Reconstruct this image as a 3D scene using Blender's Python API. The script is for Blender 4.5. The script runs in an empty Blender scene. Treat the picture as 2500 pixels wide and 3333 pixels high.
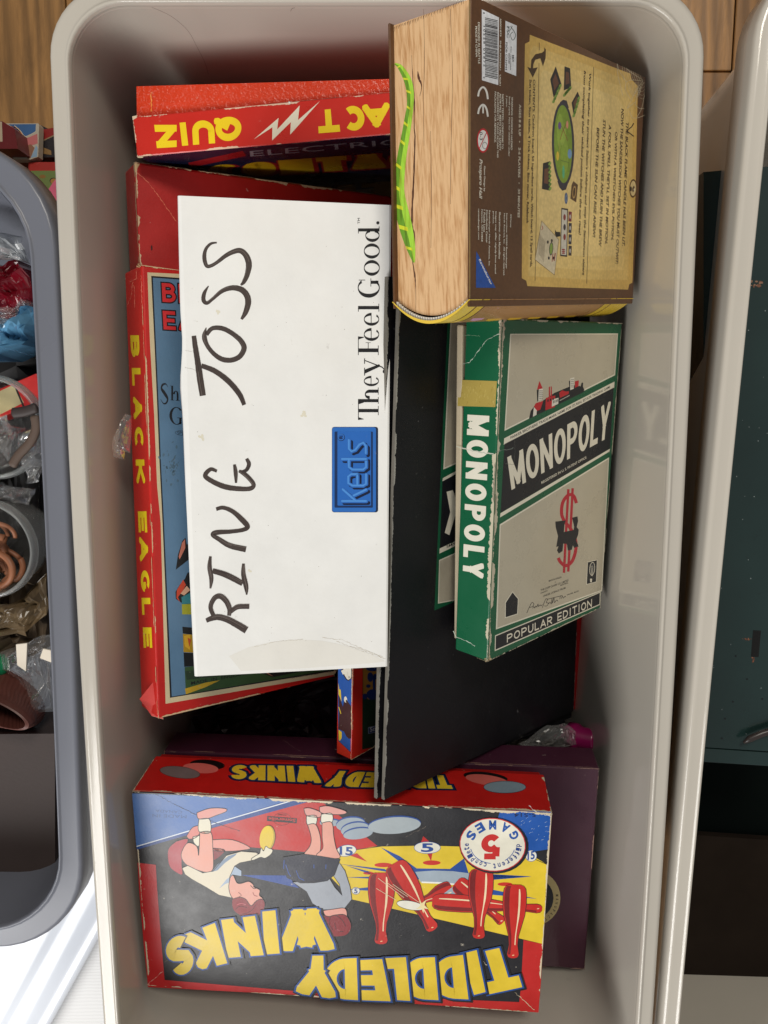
import bpy, bmesh, math, random
from mathutils import Vector, Matrix
from mathutils.geometry import tessellate_polygon
random.seed(7)
S = bpy.context.scene
COL = S.collection
PI = math.pi

# ------------------------------------------------------------------ camera, world, lights, exposure
F = 2500.0; CX = 1250.0; CY = 1666.5; TH = math.radians(7.9)
CAM = Vector((0, 0, .85))
VV = Vector((0, -math.sin(TH), -math.cos(TH))); UU = Vector((0, math.cos(TH), -math.sin(TH))); XX = Vector((1, 0, 0))
cd = bpy.data.cameras.new('camera'); cam = bpy.data.objects.new('camera', cd); COL.objects.link(cam)
cd.sensor_fit = 'VERTICAL'; cd.sensor_height = 36; cd.lens = F / 3333 * 36
cam.location = CAM; cam.rotation_euler = (-TH, 0, 0); cd.clip_start = .01; cd.clip_end = 100
S.camera = cam
W = bpy.data.worlds.new('World'); S.world = W; W.use_nodes = True
W.node_tree.nodes['Background'].inputs[0].default_value = (.97, .98, 1, 1)
W.node_tree.nodes['Background'].inputs[1].default_value = .22

def area(name, loc, target, sx, sy, power, col):
    l = bpy.data.lights.new(name, 'AREA'); l.shape = 'RECTANGLE'; l.size = sx; l.size_y = sy
    l.energy = power; l.color = col
    o = bpy.data.objects.new(name, l); COL.objects.link(o); o.location = loc
    o.rotation_euler = (Vector(target) - Vector(loc)).to_track_quat('-Z', 'Y').to_euler()
    return o
area('window_light', (-1.45, -2.1, 2.0), (0, -.1, .25), 1.7, 1.5, 82, (1, .985, .96))
area('ceiling_light', (.32, 1.30, 2.15), (0, 0, .3), .6, .5, 25, (1, .93, .82))
S.view_settings.view_transform = 'Standard'; S.view_settings.look = 'None'
S.view_settings.exposure = 0; S.view_settings.gamma = 1

# ------------------------------------------------------------------ geometry helpers
def ray(px):
    return VV + XX * ((px[0] - CX) / F) + UU * (-(px[1] - CY) / F)
def at(px, z):
    """point of the horizontal plane at height z measured from the photograph"""
    r = ray(px); return CAM + r * ((z - CAM.z) / r.z)
LY = .00003   # thickness of one layer of print
class Plane:
    def __init__(s, p, n): s.p = Vector(p); s.n = Vector(n).normalized()
    def P(s, px, layer=0):
        r = ray(px); q = CAM + r * ((s.p - CAM).dot(s.n) / r.dot(s.n))
        return q + s.n * (LY * layer)
def Z(x0, y0, s):
    def f(*pts):
        return [(x0 + a / s, y0 + b / s) for a, b in pts]
    return f
def lin(c):
    def g(u):
        u /= 255.
        return u / 12.92 if u <= .04045 else ((u + .055) / 1.055) ** 2.4
    return (g(c[0]), g(c[1]), g(c[2]), 1)
def catmull(pts, n=6):
    out = []; P = [pts[0]] + list(pts) + [pts[-1]]
    for i in range(1, len(P) - 2):
        for k in range(n):
            t = k / n
            out.append(tuple(.5 * (2 * P[i][j] + (P[i + 1][j] - P[i - 1][j]) * t + (2 * P[i - 1][j] - 5 * P[i][j] + 4 * P[i + 1][j] - P[i + 2][j]) * t * t + (3 * P[i][j] - P[i - 1][j] - 3 * P[i + 1][j] + P[i + 2][j]) * t ** 3) for j in range(len(pts[0]))))
    out.append(tuple(pts[-1])); return out

_gc = {}
def glyphs(s, off=0.0, shear=0.0):
    k = (s, round(off, 4), shear)
    if k in _gc: return _gc[k]
    cu = bpy.data.curves.new('t', 'FONT'); cu.body = s; cu.resolution_u = 3; cu.offset = off; cu.shear = shear
    ob = bpy.data.objects.new('t', cu); COL.objects.link(ob)
    bpy.context.view_layer.update()
    me = ob.evaluated_get(bpy.context.evaluated_depsgraph_get()).to_mesh()
    v = [(p.co.x, p.co.y) for p in me.vertices]; f = [tuple(p.vertices) for p in me.polygons]
    ob.to_mesh_clear(); bpy.data.objects.remove(ob); bpy.data.curves.remove(cu)
    _gc[k] = (v, f); return _gc[k]

class MB:
    def __init__(s, base=(200, 200, 200)):
        s.v = []; s.f = []; s.c = []; s.sm = []; s.base = lin(base); s.mi = []
    def add(s, vs, fs, col=None, smooth=False, mi=0):
        o = len(s.v); s.v += [Vector(p) for p in vs]
        c = lin(col) if col else s.base
        for f in fs:
            s.f.append(tuple(i + o for i in f)); s.c.append(c); s.sm.append(smooth); s.mi.append(mi)
    def poly(s, pl, pts, col, layer=1, mi=0):
        P = [pl.P(p, layer) for p in pts]
        # make the winding face the normal
        n = Vector((0, 0, 0))
        for i in range(len(P)): n += (P[i] - P[0]).cross(P[(i + 1) % len(P)] - P[0])
        if n.dot(pl.n) < 0: P.reverse()
        if len(P) <= 3: tr = [(0, 1, 2)]
        else: tr = tessellate_polygon([P])
        s.add(P, s.orient(P, tr, pl.n), col, mi=mi)
    def orient(s, P, tr, n):
        out = []
        for t in tr:
            a, b, c = [P[i] for i in t[:3]]
            out.append(tuple(t) if (b - a).cross(c - a).dot(n) >= 0 else tuple(reversed(t)))
        return out
    def outlined(s, pl, pts, col, layer, lw, lc=(20, 20, 24)):
        """closed shape with an ink outline lw pixels wide"""
        s.poly(pl, pts, col, layer)
        s.stroke(pl, [(x, y, lw) for x, y in list(pts) + [pts[0]]], lc, layer + .5, smooth=False)
    def stroke(s, pl, pts, col, layer=1, smooth=True, n=6, sc=1.0, jitter=0):
        q = catmull(pts, n) if smooth else list(pts)
        L = []; R = []
        for i in range(len(q)):
            a = q[max(i - 1, 0)]; b = q[min(i + 1, len(q) - 1)]
            dx, dy = b[0] - a[0], b[1] - a[1]; d = math.hypot(dx, dy) or 1
            w = q[i][2] * .5 * sc
            wa = w * (1 + random.uniform(-jitter, jitter)); wb = w * (1 + random.uniform(-jitter, jitter))
            L.append((q[i][0] - dy / d * wa, q[i][1] + dx / d * wa)); R.append((q[i][0] + dy / d * wb, q[i][1] - dx / d * wb))
        vs = [pl.P(p, layer) for p in L] + [pl.P(p, layer) for p in R]; m = len(L)
        fs = [(i, i + 1, m + i + 1, m + i) for i in range(m - 1)]
        s.add(vs, [f if (vs[f[1]] - vs[f[0]]).cross(vs[f[3]] - vs[f[0]]).dot(pl.n) >= 0 else tuple(reversed(f)) for f in fs], col)
    def ell(s, pl, c, rx, ry, rot, col, layer, n=32, a0=0, a1=360):
        r = math.radians(rot); pts = []
        for k in range(n):
            t = math.radians(a0 + (a1 - a0) * k / (n if a1 - a0 == 360 else n - 1))
            x, y = rx * math.cos(t), ry * math.sin(t)
            pts.append((c[0] + x * math.cos(r) - y * math.sin(r), c[1] + x * math.sin(r) + y * math.cos(r)))
        s.poly(pl, pts, col, layer)
    def text(s, pl, st, quad, col, layer=2, off=0.0, shear=0.0, tight=True):
        v0, _ = glyphs(st, 0, shear); v, f = glyphs(st, off, shear)
        if not v0: return
        x0 = min(p[0] for p in v0); x1 = max(p[0] for p in v0); y0 = min(p[1] for p in v0); y1 = max(p[1] for p in v0)
        A, B, C_, D = [pl.P(q, layer) for q in quad]
        vs = []
        for x, y in v:
            u = (x - x0) / (x1 - x0 or 1); w = (y - y0) / (y1 - y0 or 1)
            vs.append(A * (1 - u) * (1 - w) + B * u * (1 - w) + C_ * u * w + D * (1 - u) * w)
        s.add(vs, s.orient(vs, f, pl.n), col)
    def line(s, pl, st, a, b, h, col, layer=3, off=0.0, shear=0.0, up=(1, 0)):
        s.text(pl, st, [a, b, (b[0] + up[0] * h, b[1] + up[1] * h), (a[0] + up[0] * h, a[1] + up[1] * h)], col, layer, off, shear)
    def wear(s, pl, a, b, inw, amp=.0016, dens=.5, col=(214, 200, 172), layer=4, step=.0007):
        """chipped card showing along an edge a-b (3D), inw = inward direction"""
        A = Vector(a); B = Vector(b); L = (B - A).length; n = max(6, int(L / step)); d = (B - A) / n
        inw = Vector(inw).normalized(); w = 0; ws = []; big = 0
        for i in range(n + 1):
            if random.random() < .06: big = random.random() if random.random() < dens else -.6
            w = w * .6 + .4 * (big + random.uniform(-.5, .5)); ws.append(max(0, w) * amp)
        e = pl.n * LY * layer
        vs = []; fs = []
        for i in range(n):
            if ws[i] > 0 or ws[i + 1] > 0:
                p = A + d * i; q = p + d
                j = random.uniform(0, .0003)
                o = len(vs); vs += [p + e - inw * .0001, q + e - inw * .0001, q + e + inw * (ws[i + 1] + j), p + e + inw * (ws[i] + j)]
                fs.append((o, o + 1, o + 2, o + 3))
        fs = [f if (vs[f[1]] - vs[f[0]]).cross(vs[f[3]] - vs[f[0]]).dot(pl.n) >= 0 else tuple(reversed(f)) for f in fs]
        s.add(vs, fs, col)
    def crease(s, pl, pts, col=(205, 190, 165), w=2.2, layer=4, step=5):
        q = []
        for i in range(len(pts) - 1):
            a, b = pts[i], pts[i + 1]; L = math.hypot(b[0] - a[0], b[1] - a[1]); n = max(1, int(L / step))
            for k in range(n):
                t = k / n
                q.append((a[0] + (b[0] - a[0]) * t + random.uniform(-1.6, 1.6), a[1] + (b[1] - a[1]) * t + random.uniform(-1.6, 1.6), w * random.uniform(.2, 1.5)))
        s.stroke(pl, q, col, layer, smooth=False)
    def build(s, name, mat, parent=None, loc=None):
        loc = Vector(loc) if loc is not None else Vector((0, 0, 0))
        base = Vector(parent.matrix_world_loc) if False else loc
        me = bpy.data.meshes.new(name)
        me.from_pydata([tuple(p - base) for p in s.v], [], s.f)
        mats = mat if isinstance(mat, (list, tuple)) else [mat]
        for m in mats: me.materials.append(m)
        ca = me.color_attributes.new('ink', 'FLOAT_COLOR', 'CORNER')
        for i, p in enumerate(me.polygons):
            p.use_smooth = s.sm[i]; p.material_index = s.mi[i]
            for li in p.loop_indices: ca.data[li].color = s.c[i]
        o = bpy.data.objects.new(name, me); COL.objects.link(o)
        if parent: o.parent = parent
        else: o.location = base
        return o
    # solids
    def box(s, o, ex, ey, ez, col=None, bev=.0012, seg=2, cols=None, mi=0):
        """cuboid from corner o with edge vectors; cols: dict axis-> colour e.g. {'+z':..}"""
        bm = bmesh.new(); bmesh.ops.create_cube(bm, size=1)
        M = Matrix(((ex.x, ey.x, ez.x, 0), (ex.y, ey.y, ez.y, 0), (ex.z, ey.z, ez.z, 0), (0, 0, 0, 1)))
        c = o + (ex + ey + ez) * .5
        for v in bm.verts: v.co = M @ v.co + c
        bmesh.ops.recalc_face_normals(bm, faces=bm.faces)
        if bev: bmesh.ops.bevel(bm, geom=list(bm.edges) , offset=bev, segments=seg, affect='EDGES', profile=.5)
        bm.normal_update(); bm.verts.index_update()
        vs = [v.co.copy() for v in bm.verts]
        ax = {'+x': ex.normalized(), '-x': -ex.normalized(), '+y': ey.normalized(), '-y': -ey.normalized(), '+z': ez.normalized(), '-z': -ez.normalized()}
        for f in bm.faces:
            k = col
            if cols:
                best = max(cols, key=lambda q: f.normal.dot(ax[q]))
                if f.normal.dot(ax[best]) > .7: k = cols[best]
            s.add([vs[v.index] for v in f.verts], [tuple(range(len(f.verts)))], k, smooth=False, mi=mi)
        bm.free()

# heavy display capitals built from strokes
def _arc(cx, cy, rx, ry, a0, a1, n=14):
    return [(cx + rx * math.cos(math.radians(a0 + (a1 - a0) * k / n)), cy + ry * math.sin(math.radians(a0 + (a1 - a0) * k / n))) for k in range(n + 1)]
BG = {
 'T': [[(.5, 0), (.5, 1)], [(0, 1), (1, 1)]], 'I': [[(.5, 0), (.5, 1)]], 'L': [[(0, 1), (0, 0)], [(0, 0), (1, 0)]],
 'E': [[(0, 0), (0, 1)], [(0, 1), (1, 1)], [(0, .5), (.9, .5)], [(0, 0), (1, 0)]], 'F': [[(0, 0), (0, 1)], [(0, 1), (1, 1)], [(0, .5), (.8, .5)]],
 'D': [[(0, 0), (0, 1)], [(0, 1), (.3, 1)] + _arc(.3, .5, .7, .5, 88, -88) + [(.3, 0), (0, 0)]],
 'Y': [[(.5, 0), (.5, .45)], [(.5, .4), (0, 1)], [(.5, .4), (1, 1)]], 'V': [[(.5, 0), (0, 1)], [(.5, 0), (1, 1)]],
 'W': [[(0, 1), (.27, 0)], [(.27, 0), (.5, .85)], [(.5, .85), (.73, 0)], [(.73, 0), (1, 1)]],
 'M': [[(0, 0), (0, 1)], [(0, 1), (.5, .1)], [(.5, .1), (1, 1)], [(1, 1), (1, 0)]],
 'N': [[(0, 0), (0, 1)], [(0, 1), (1, 0)], [(1, 0), (1, 1)]], 'Z': [[(0, 1), (1, 1)], [(1, 1), (0, 0)], [(0, 0), (1, 0)]],
 'K': [[(0, 0), (0, 1)], [(.02, .36), (1, 1)], [(.28, .55), (1, 0)]], 'X': [[(0, 0), (1, 1)], [(0, 1), (1, 0)]], 'H': [[(0, 0), (0, 1)], [(1, 0), (1, 1)], [(0, .5), (1, .5)]],
 'O': [_arc(.5, .5, .5, .5, 90, 450, 32)], 'C': [_arc(.52, .5, .52, .5, 48, 312, 24)],
 'G': [_arc(.52, .5, .52, .5, 48, 352, 26), [(.55, .42), (1, .42)]],
 'Q': [_arc(.5, .5, .5, .5, 90, 450, 32), [(.62, .3), (1, -.02)]],
 'U': [[(0, 1), (0, .42)] + _arc(.5, .42, .5, .42, 180, 360, 16) + [(1, 1)]],
 'A': [[(0, 0), (.5, 1)], [(1, 0), (.5, 1)], [(.2, .3), (.8, .3)]],
 'P': [[(0, 0), (0, 1)], [(0, 1), (.5, 1)] + _arc(.5, .73, .5, .27, 90, -90) + [(0, .46)]],
 'R': [[(0, 0), (0, 1)], [(0, 1), (.5, 1)] + _arc(.5, .74, .5, .26, 90, -90) + [(0, .48)], [(.4, .48), (1, 0)]],
 'B': [[(0, 0), (0, 1)], [(0, 1), (.5, 1)] + _arc(.5, .77, .42, .23, 90, -90) + [(0, .54)], [(.5, .54)] + _arc(.5, .27, .5, .27, 90, -90) + [(0, 0)]],
 'S': [[(.95, .8)] + _arc(.52, .76, .46, .24, 30, 180, 10) + [(.12, .6), (.5, .5), (.88, .4)] + _arc(.5, .25, .5, .25, 20, -150, 12)],
 '5': [[(.95, 1), (.12, 1)], [(.12, 1), (.06, .52)], [(.06, .5), (.3, .62)] + _arc(.45, .32, .5, .32, 80, -145, 14)],
}
BGW = {'I': .42, 'M': 1.2, 'W': 1.35, 'O': 1.05, 'Q': 1.1, 'L': .8, 'E': .85, 'F': .8, 'N': 1.05, 'D': 1.02, 'G': 1.05, 'A': 1.05, ' ': .55}
def _clip(P, x0, y0, x1, y1):
    for ax, lim, sg in ((0, x0, 1), (0, x1, -1), (1, y0, 1), (1, y1, -1)):
        out = []
        for i in range(len(P)):
            a, b = P[i - 1], P[i]; ia = (a[ax] - lim) * sg >= 0; ib = (b[ax] - lim) * sg >= 0
            if ia != ib:
                t = (lim - a[ax]) / (b[ax] - a[ax]); out.append((a[0] + (b[0] - a[0]) * t, a[1] + (b[1] - a[1]) * t))
            if ib: out.append(b)
        P = out
        if not P: return P
    return P
def block(mb, pl, st, quad, col, layer, w=.24, grow=0.0, gap=.12):
    """w = stroke width and grow = outline width, both as a share of the letter height"""
    A, B, C_, D = [pl.P(q, layer) for q in quad]
    asp = ((B - A).length + (C_ - D).length) / ((D - A).length + (C_ - B).length)
    ws = [BGW.get(ch, .95) for ch in st]; tot = sum(ws) + gap * (len(st) - 1); sc = asp / tot; x = 0
    if len(st) == 1: sc = asp / ws[0]
    for ch, cw in zip(st, ws):
        cwid = cw * sc
        if ch in BG:
            ww = w if ch != 'I' or len(st) > 1 else cwid
            if ch == 'I': ww = min(w, cwid)
            hx = ww / 2; k = 0
            for pl_ in BG[ch]:
                P = [(x + hx + u * (cwid - ww), hx + v * (1 - ww)) for u, v in pl_]
                closed = math.hypot(P[0][0] - P[-1][0], P[0][1] - P[-1][1]) < 1e-4
                def ext(a, b):
                    d = math.hypot(a[0] - b[0], a[1] - b[1]) or 1; e = hx + grow
                    return (a[0] + (a[0] - b[0]) / d * e, a[1] + (a[1] - b[1]) / d * e)
                if not closed:
                    long_ = len(P) == 2 or ch in 'U'
                    if ch in 'CSG5': 
                        e0 = grow
                        P = P
                    elif len(P) == 2: P = [ext(P[0], P[1]), ext(P[1], P[0])]
                    elif ch == 'U': P = [ext(P[0], P[1])] + P[1:-1] + [ext(P[-1], P[-2])]
                h = hx + grow; L = []; R = []; n = len(P)
                for i in range(n):
                    if closed: a = P[(i - 1) % (n - 1)]; b = P[(i + 1) % (n - 1)] if i < n - 1 else P[1]
                    else: a = P[max(i - 1, 0)]; b = P[min(i + 1, n - 1)]
                    dx, dy = b[0] - a[0], b[1] - a[1]; d = math.hypot(dx, dy) or 1
                    L.append((P[i][0] - dy / d * h, P[i][1] + dx / d * h)); R.append((P[i][0] + dy / d * h, P[i][1] - dx / d * h))
                for i in range(n - 1):
                    q = [L[i], L[i + 1], R[i + 1], R[i]]
                    q = _clip(q, x - grow, -grow, x + cwid + grow, 1 + grow)
                    if len(q) < 3: continue
                    vs = []
                    for X, Y in q:
                        u = X / asp; e = pl.n * (LY * .02 * (k % 9))
                        vs.append(A * (1 - u) * (1 - Y) + B * u * (1 - Y) + C_ * u * Y + D * (1 - u) * Y + e)
                    nn = Vector((0, 0, 0))
                    for j in range(1, len(vs) - 1): nn += (vs[j] - vs[0]).cross(vs[j + 1] - vs[0])
                    if nn.length < 1e-12: continue
                    if nn.dot(pl.n) < 0: vs.reverse()
                    mb.add(vs, [tuple(range(len(vs)))], col)
                k += 1
        x += cwid + (gap * sc if len(st) > 1 else 0)

def tag(o, label=None, cat=None, group=None, kind=None):
    if label: o['label'] = label
    if cat: o['category'] = cat
    if group: o['group'] = group
    if kind: o['kind'] = kind
    return o
def thing(name, label, cat, loc, group=None):
    o = bpy.data.objects.new(name, None); COL.objects.link(o); o.location = loc; o.empty_display_size = .02
    return tag(o, label, cat, group)

# ------------------------------------------------------------------ materials
def nodes(name):
    m = bpy.data.materials.new(name); m.use_nodes = True; nt = m.node_tree
    return m, nt, nt.nodes, nt.links, nt.nodes['Principled BSDF']
def print_mat(name, rough=.38, mott=.16, speck=.5, bump=.12, spec=.5, paper=(.62, .56, .46), bscale=500, dirt=.25, coat=0, bdist=.0006):
    m, nt, N, L, B = nodes(name)
    a = N.new('ShaderNodeAttribute'); a.attribute_name = 'ink'
    tc = N.new('ShaderNodeTexCoord')
    n1 = N.new('ShaderNodeTexNoise'); n1.inputs['Scale'].default_value = 28; n1.inputs['Detail'].default_value = 8; n1.inputs['Roughness'].default_value = .65
    L.new(tc.outputs['Object'], n1.inputs['Vector'])
    r1 = N.new('ShaderNodeMapRange'); r1.inputs['From Min'].default_value = .3; r1.inputs['From Max'].default_value = .7
    r1.inputs['To Min'].default_value = 1 - mott; r1.inputs['To Max'].default_value = 1
    L.new(n1.outputs['Fac'], r1.inputs['Value'])
    mul = N.new('ShaderNodeMix'); mul.data_type = 'RGBA'; mul.blend_type = 'MULTIPLY'; mul.inputs['Factor'].default_value = 1
    L.new(a.outputs['Color'], mul.inputs['A']); L.new(r1.outputs['Result'], mul.inputs['B'])
    # dingy brown stains
    n3 = N.new('ShaderNodeTexNoise'); n3.inputs['Scale'].default_value = 9; n3.inputs['Detail'].default_value = 6
    L.new(tc.outputs['Object'], n3.inputs['Vector'])
    r3 = N.new('ShaderNodeMapRange'); r3.inputs['From Min'].default_value = .5; r3.inputs['From Max'].default_value = .8; r3.inputs['To Max'].default_value = dirt
    L.new(n3.outputs['Fac'], r3.inputs['Value'])
    st = N.new('ShaderNodeMix'); st.data_type = 'RGBA'; st.blend_type = 'MULTIPLY'; st.inputs['B'].default_value = (.72, .6, .42, 1)
    L.new(r3.outputs['Result'], st.inputs['Factor']); L.new(mul.outputs['Result'], st.inputs['A'])
    # scuff specks
    n2 = N.new('ShaderNodeTexNoise'); n2.inputs['Scale'].default_value = 170; n2.inputs['Detail'].default_value = 6; n2.inputs['Roughness'].default_value = .6
    L.new(tc.outputs['Object'], n2.inputs['Vector'])
    r2 = N.new('ShaderNodeMapRange'); r2.inputs['From Min'].default_value = .69; r2.inputs['From Max'].default_value = .76; r2.inputs['To Max'].default_value = speck
    L.new(n2.outputs['Fac'], r2.inputs['Value'])
    mx = N.new('ShaderNodeMix'); mx.data_type = 'RGBA'; mx.inputs['B'].default_value = (*paper, 1)
    L.new(r2.outputs['Result'], mx.inputs['Factor']); L.new(st.outputs['Result'], mx.inputs['A'])
    L.new(mx.outputs['Result'], B.inputs['Base Color'])
    rr = N.new('ShaderNodeMapRange'); rr.inputs['From Min'].default_value = .3; rr.inputs['From Max'].default_value = .7; rr.inputs['To Min'].default_value = rough - .06; rr.inputs['To Max'].default_value = rough + .1
    L.new(n1.outputs['Fac'], rr.inputs['Value']); L.new(rr.outputs['Result'], B.inputs['Roughness'])
    B.inputs['Specular IOR Level'].default_value = spec; B.inputs['Coat Weight'].default_value = coat; B.inputs['Coat Roughness'].default_value = .12
    nb = N.new('ShaderNodeTexNoise'); nb.inputs['Scale'].default_value = bscale; nb.inputs['Detail'].default_value = 4
    L.new(tc.outputs['Object'], nb.inputs['Vector'])
    nb2 = N.new('ShaderNodeTexNoise'); nb2.inputs['Scale'].default_value = 14; nb2.inputs['Detail'].default_value = 3
    L.new(tc.outputs['Object'], nb2.inputs['Vector'])
    bp = N.new('ShaderNodeBump'); bp.inputs['Strength'].default_value = bump; bp.inputs['Distance'].default_value = bdist
    L.new(nb.outputs['Fac'], bp.inputs['Height'])
    b2 = N.new('ShaderNodeBump'); b2.inputs['Strength'].default_value = .4; b2.inputs['Distance'].default_value = .002
    L.new(nb2.outputs['Fac'], b2.inputs['Height']); L.new(bp.outputs['Normal'], b2.inputs['Normal'])
    L.new(b2.outputs['Normal'], B.inputs['Normal'])
    return m
def plain(name, col, rough=.4, spec=.5, noise=.08, scale=20, bump=0, bscale=200, metal=0, sub=0, trans=0, alpha=1, coat=0, stretch=None, dist=.001):
    m, nt, N, L, B = nodes(name)
    tc = N.new('ShaderNodeTexCoord'); mp = N.new('ShaderNodeMapping'); L.new(tc.outputs['Object'], mp.inputs['Vector'])
    if stretch: mp.inputs['Scale'].default_value = stretch
    n = N.new('ShaderNodeTexNoise'); n.inputs['Scale'].default_value = scale; n.inputs['Detail'].default_value = 7
    L.new(mp.outputs['Vector'], n.inputs['Vector'])
    c = lin(col); r = N.new('ShaderNodeValToRGB'); e = r.color_ramp.elements
    e[0].position = .3; e[1].position = .7
    e[0].color = (c[0] * (1 - noise), c[1] * (1 - noise), c[2] * (1 - noise), 1); e[1].color = (min(1, c[0] * (1 + noise)), min(1, c[1] * (1 + noise)), min(1, c[2] * (1 + noise)), 1)
    L.new(n.outputs['Fac'], r.inputs['Fac']); L.new(r.outputs['Color'], B.inputs['Base Color'])
    B.inputs['Roughness'].default_value = rough; B.inputs['Specular IOR Level'].default_value = spec; B.inputs['Metallic'].default_value = metal
    B.inputs['Transmission Weight'].default_value = trans; B.inputs['Alpha'].default_value = alpha; B.inputs['Coat Weight'].default_value = coat
    if sub: B.inputs['Subsurface Weight'].default_value = sub; B.inputs['Subsurface Radius'].default_value = (.02, .018, .015)
    rr = N.new('ShaderNodeMapRange'); rr.inputs['To Min'].default_value = max(.02, rough - .07); rr.inputs['To Max'].default_value = rough + .07
    L.new(n.outputs['Fac'], rr.inputs['Value']); L.new(rr.outputs['Result'], B.inputs['Roughness'])
    if bump:
        nb = N.new('ShaderNodeTexNoise'); nb.inputs['Scale'].default_value = bscale; nb.inputs['Detail'].default_value = 5
        L.new(mp.outputs['Vector'], nb.inputs['Vector'])
        b = N.new('ShaderNodeBump'); b.inputs['Strength'].default_value = bump; b.inputs['Distance'].default_value = dist
        L.new(nb.outputs['Fac'], b.inputs['Height']); L.new(b.outputs['Normal'], B.inputs['Normal'])
    return m
M_PRINT = print_mat('worn_printed_card')
M_GLOSS = print_mat('varnished_printed_card', rough=.27, mott=.1, speck=.15, bump=.05)
M_TID = print_mat('old_printed_card', rough=.36, spec=.4, mott=.24, speck=.7, bump=.1, dirt=.4)
M_WHITE = print_mat('white_coated_card', rough=.5, mott=.07, speck=.25, bump=.1, dirt=.1, spec=.3, paper=(.35, .32, .28))
M_BLACK = print_mat('black_board_cloth', rough=.42, mott=.3, speck=.6, bump=.3, spec=.25, bscale=1200, dirt=0, paper=(.2, .2, .2))
M_FOIL = print_mat('crinkled_red_card', rough=.24, mott=.1, speck=.2, bump=.9, bscale=330, bdist=.0016)
M_BIN = plain('beige_polypropylene', (187, 181, 170), rough=.13, noise=.02, scale=6, bump=.05, bscale=10, dist=.004)
M_GREYBIN = plain('grey_polypropylene', (112, 115, 125), rough=.3, spec=.3, noise=.03, scale=8)

def scuff(m, dark=(.30, .27, .23)):
    nt = m.node_tree; N = nt.nodes; L = nt.links; B = N['Principled BSDF']; src = B.inputs['Base Color'].links[0].from_socket; rs = B.inputs['Roughness'].links[0].from_socket
    tc = N.new('ShaderNodeTexCoord'); fac = None
    for sc, strt, lo, hi, amt in ((60, (1, .05, 1), .70, .74, .10), (55, (.05, 1, 1), .71, .75, .09), (260, (1, 1, 1), .745, .77, .45), (7, (1, 1, 1), .5, .75, .10)):
        mp = N.new('ShaderNodeMapping'); mp.inputs['Scale'].default_value = strt; mp.inputs['Rotation'].default_value = (0, 0, .3 * (sc % 7)); L.new(tc.outputs['Object'], mp.inputs['Vector'])
        n = N.new('ShaderNodeTexNoise'); n.inputs['Scale'].default_value = sc; n.inputs['Detail'].default_value = 5; L.new(mp.outputs['Vector'], n.inputs['Vector'])
        r = N.new('ShaderNodeMapRange'); r.inputs['From Min'].default_value = lo; r.inputs['From Max'].default_value = hi; r.inputs['To Max'].default_value = amt; L.new(n.outputs['Fac'], r.inputs['Value'])
        if fac is None: fac = r.outputs['Result']
        else:
            a = N.new('ShaderNodeMath'); a.operation = 'MAXIMUM'; L.new(fac, a.inputs[0]); L.new(r.outputs['Result'], a.inputs[1]); fac = a.outputs['Value']
    x = N.new('ShaderNodeMix'); x.data_type = 'RGBA'; x.inputs['B'].default_value = (*dark, 1); L.new(fac, x.inputs['Factor']); L.new(src, x.inputs['A']); L.new(x.outputs['Result'], B.inputs['Base Color'])
    a = N.new('ShaderNodeMath'); a.operation = 'ADD'; L.new(fac, a.inputs[0]); L.new(rs, a.inputs[1]); L.new(a.outputs['Value'], B.inputs['Roughness'])
scuff(M_BIN); scuff(M_GREYBIN, (.3, .3, .32))

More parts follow.
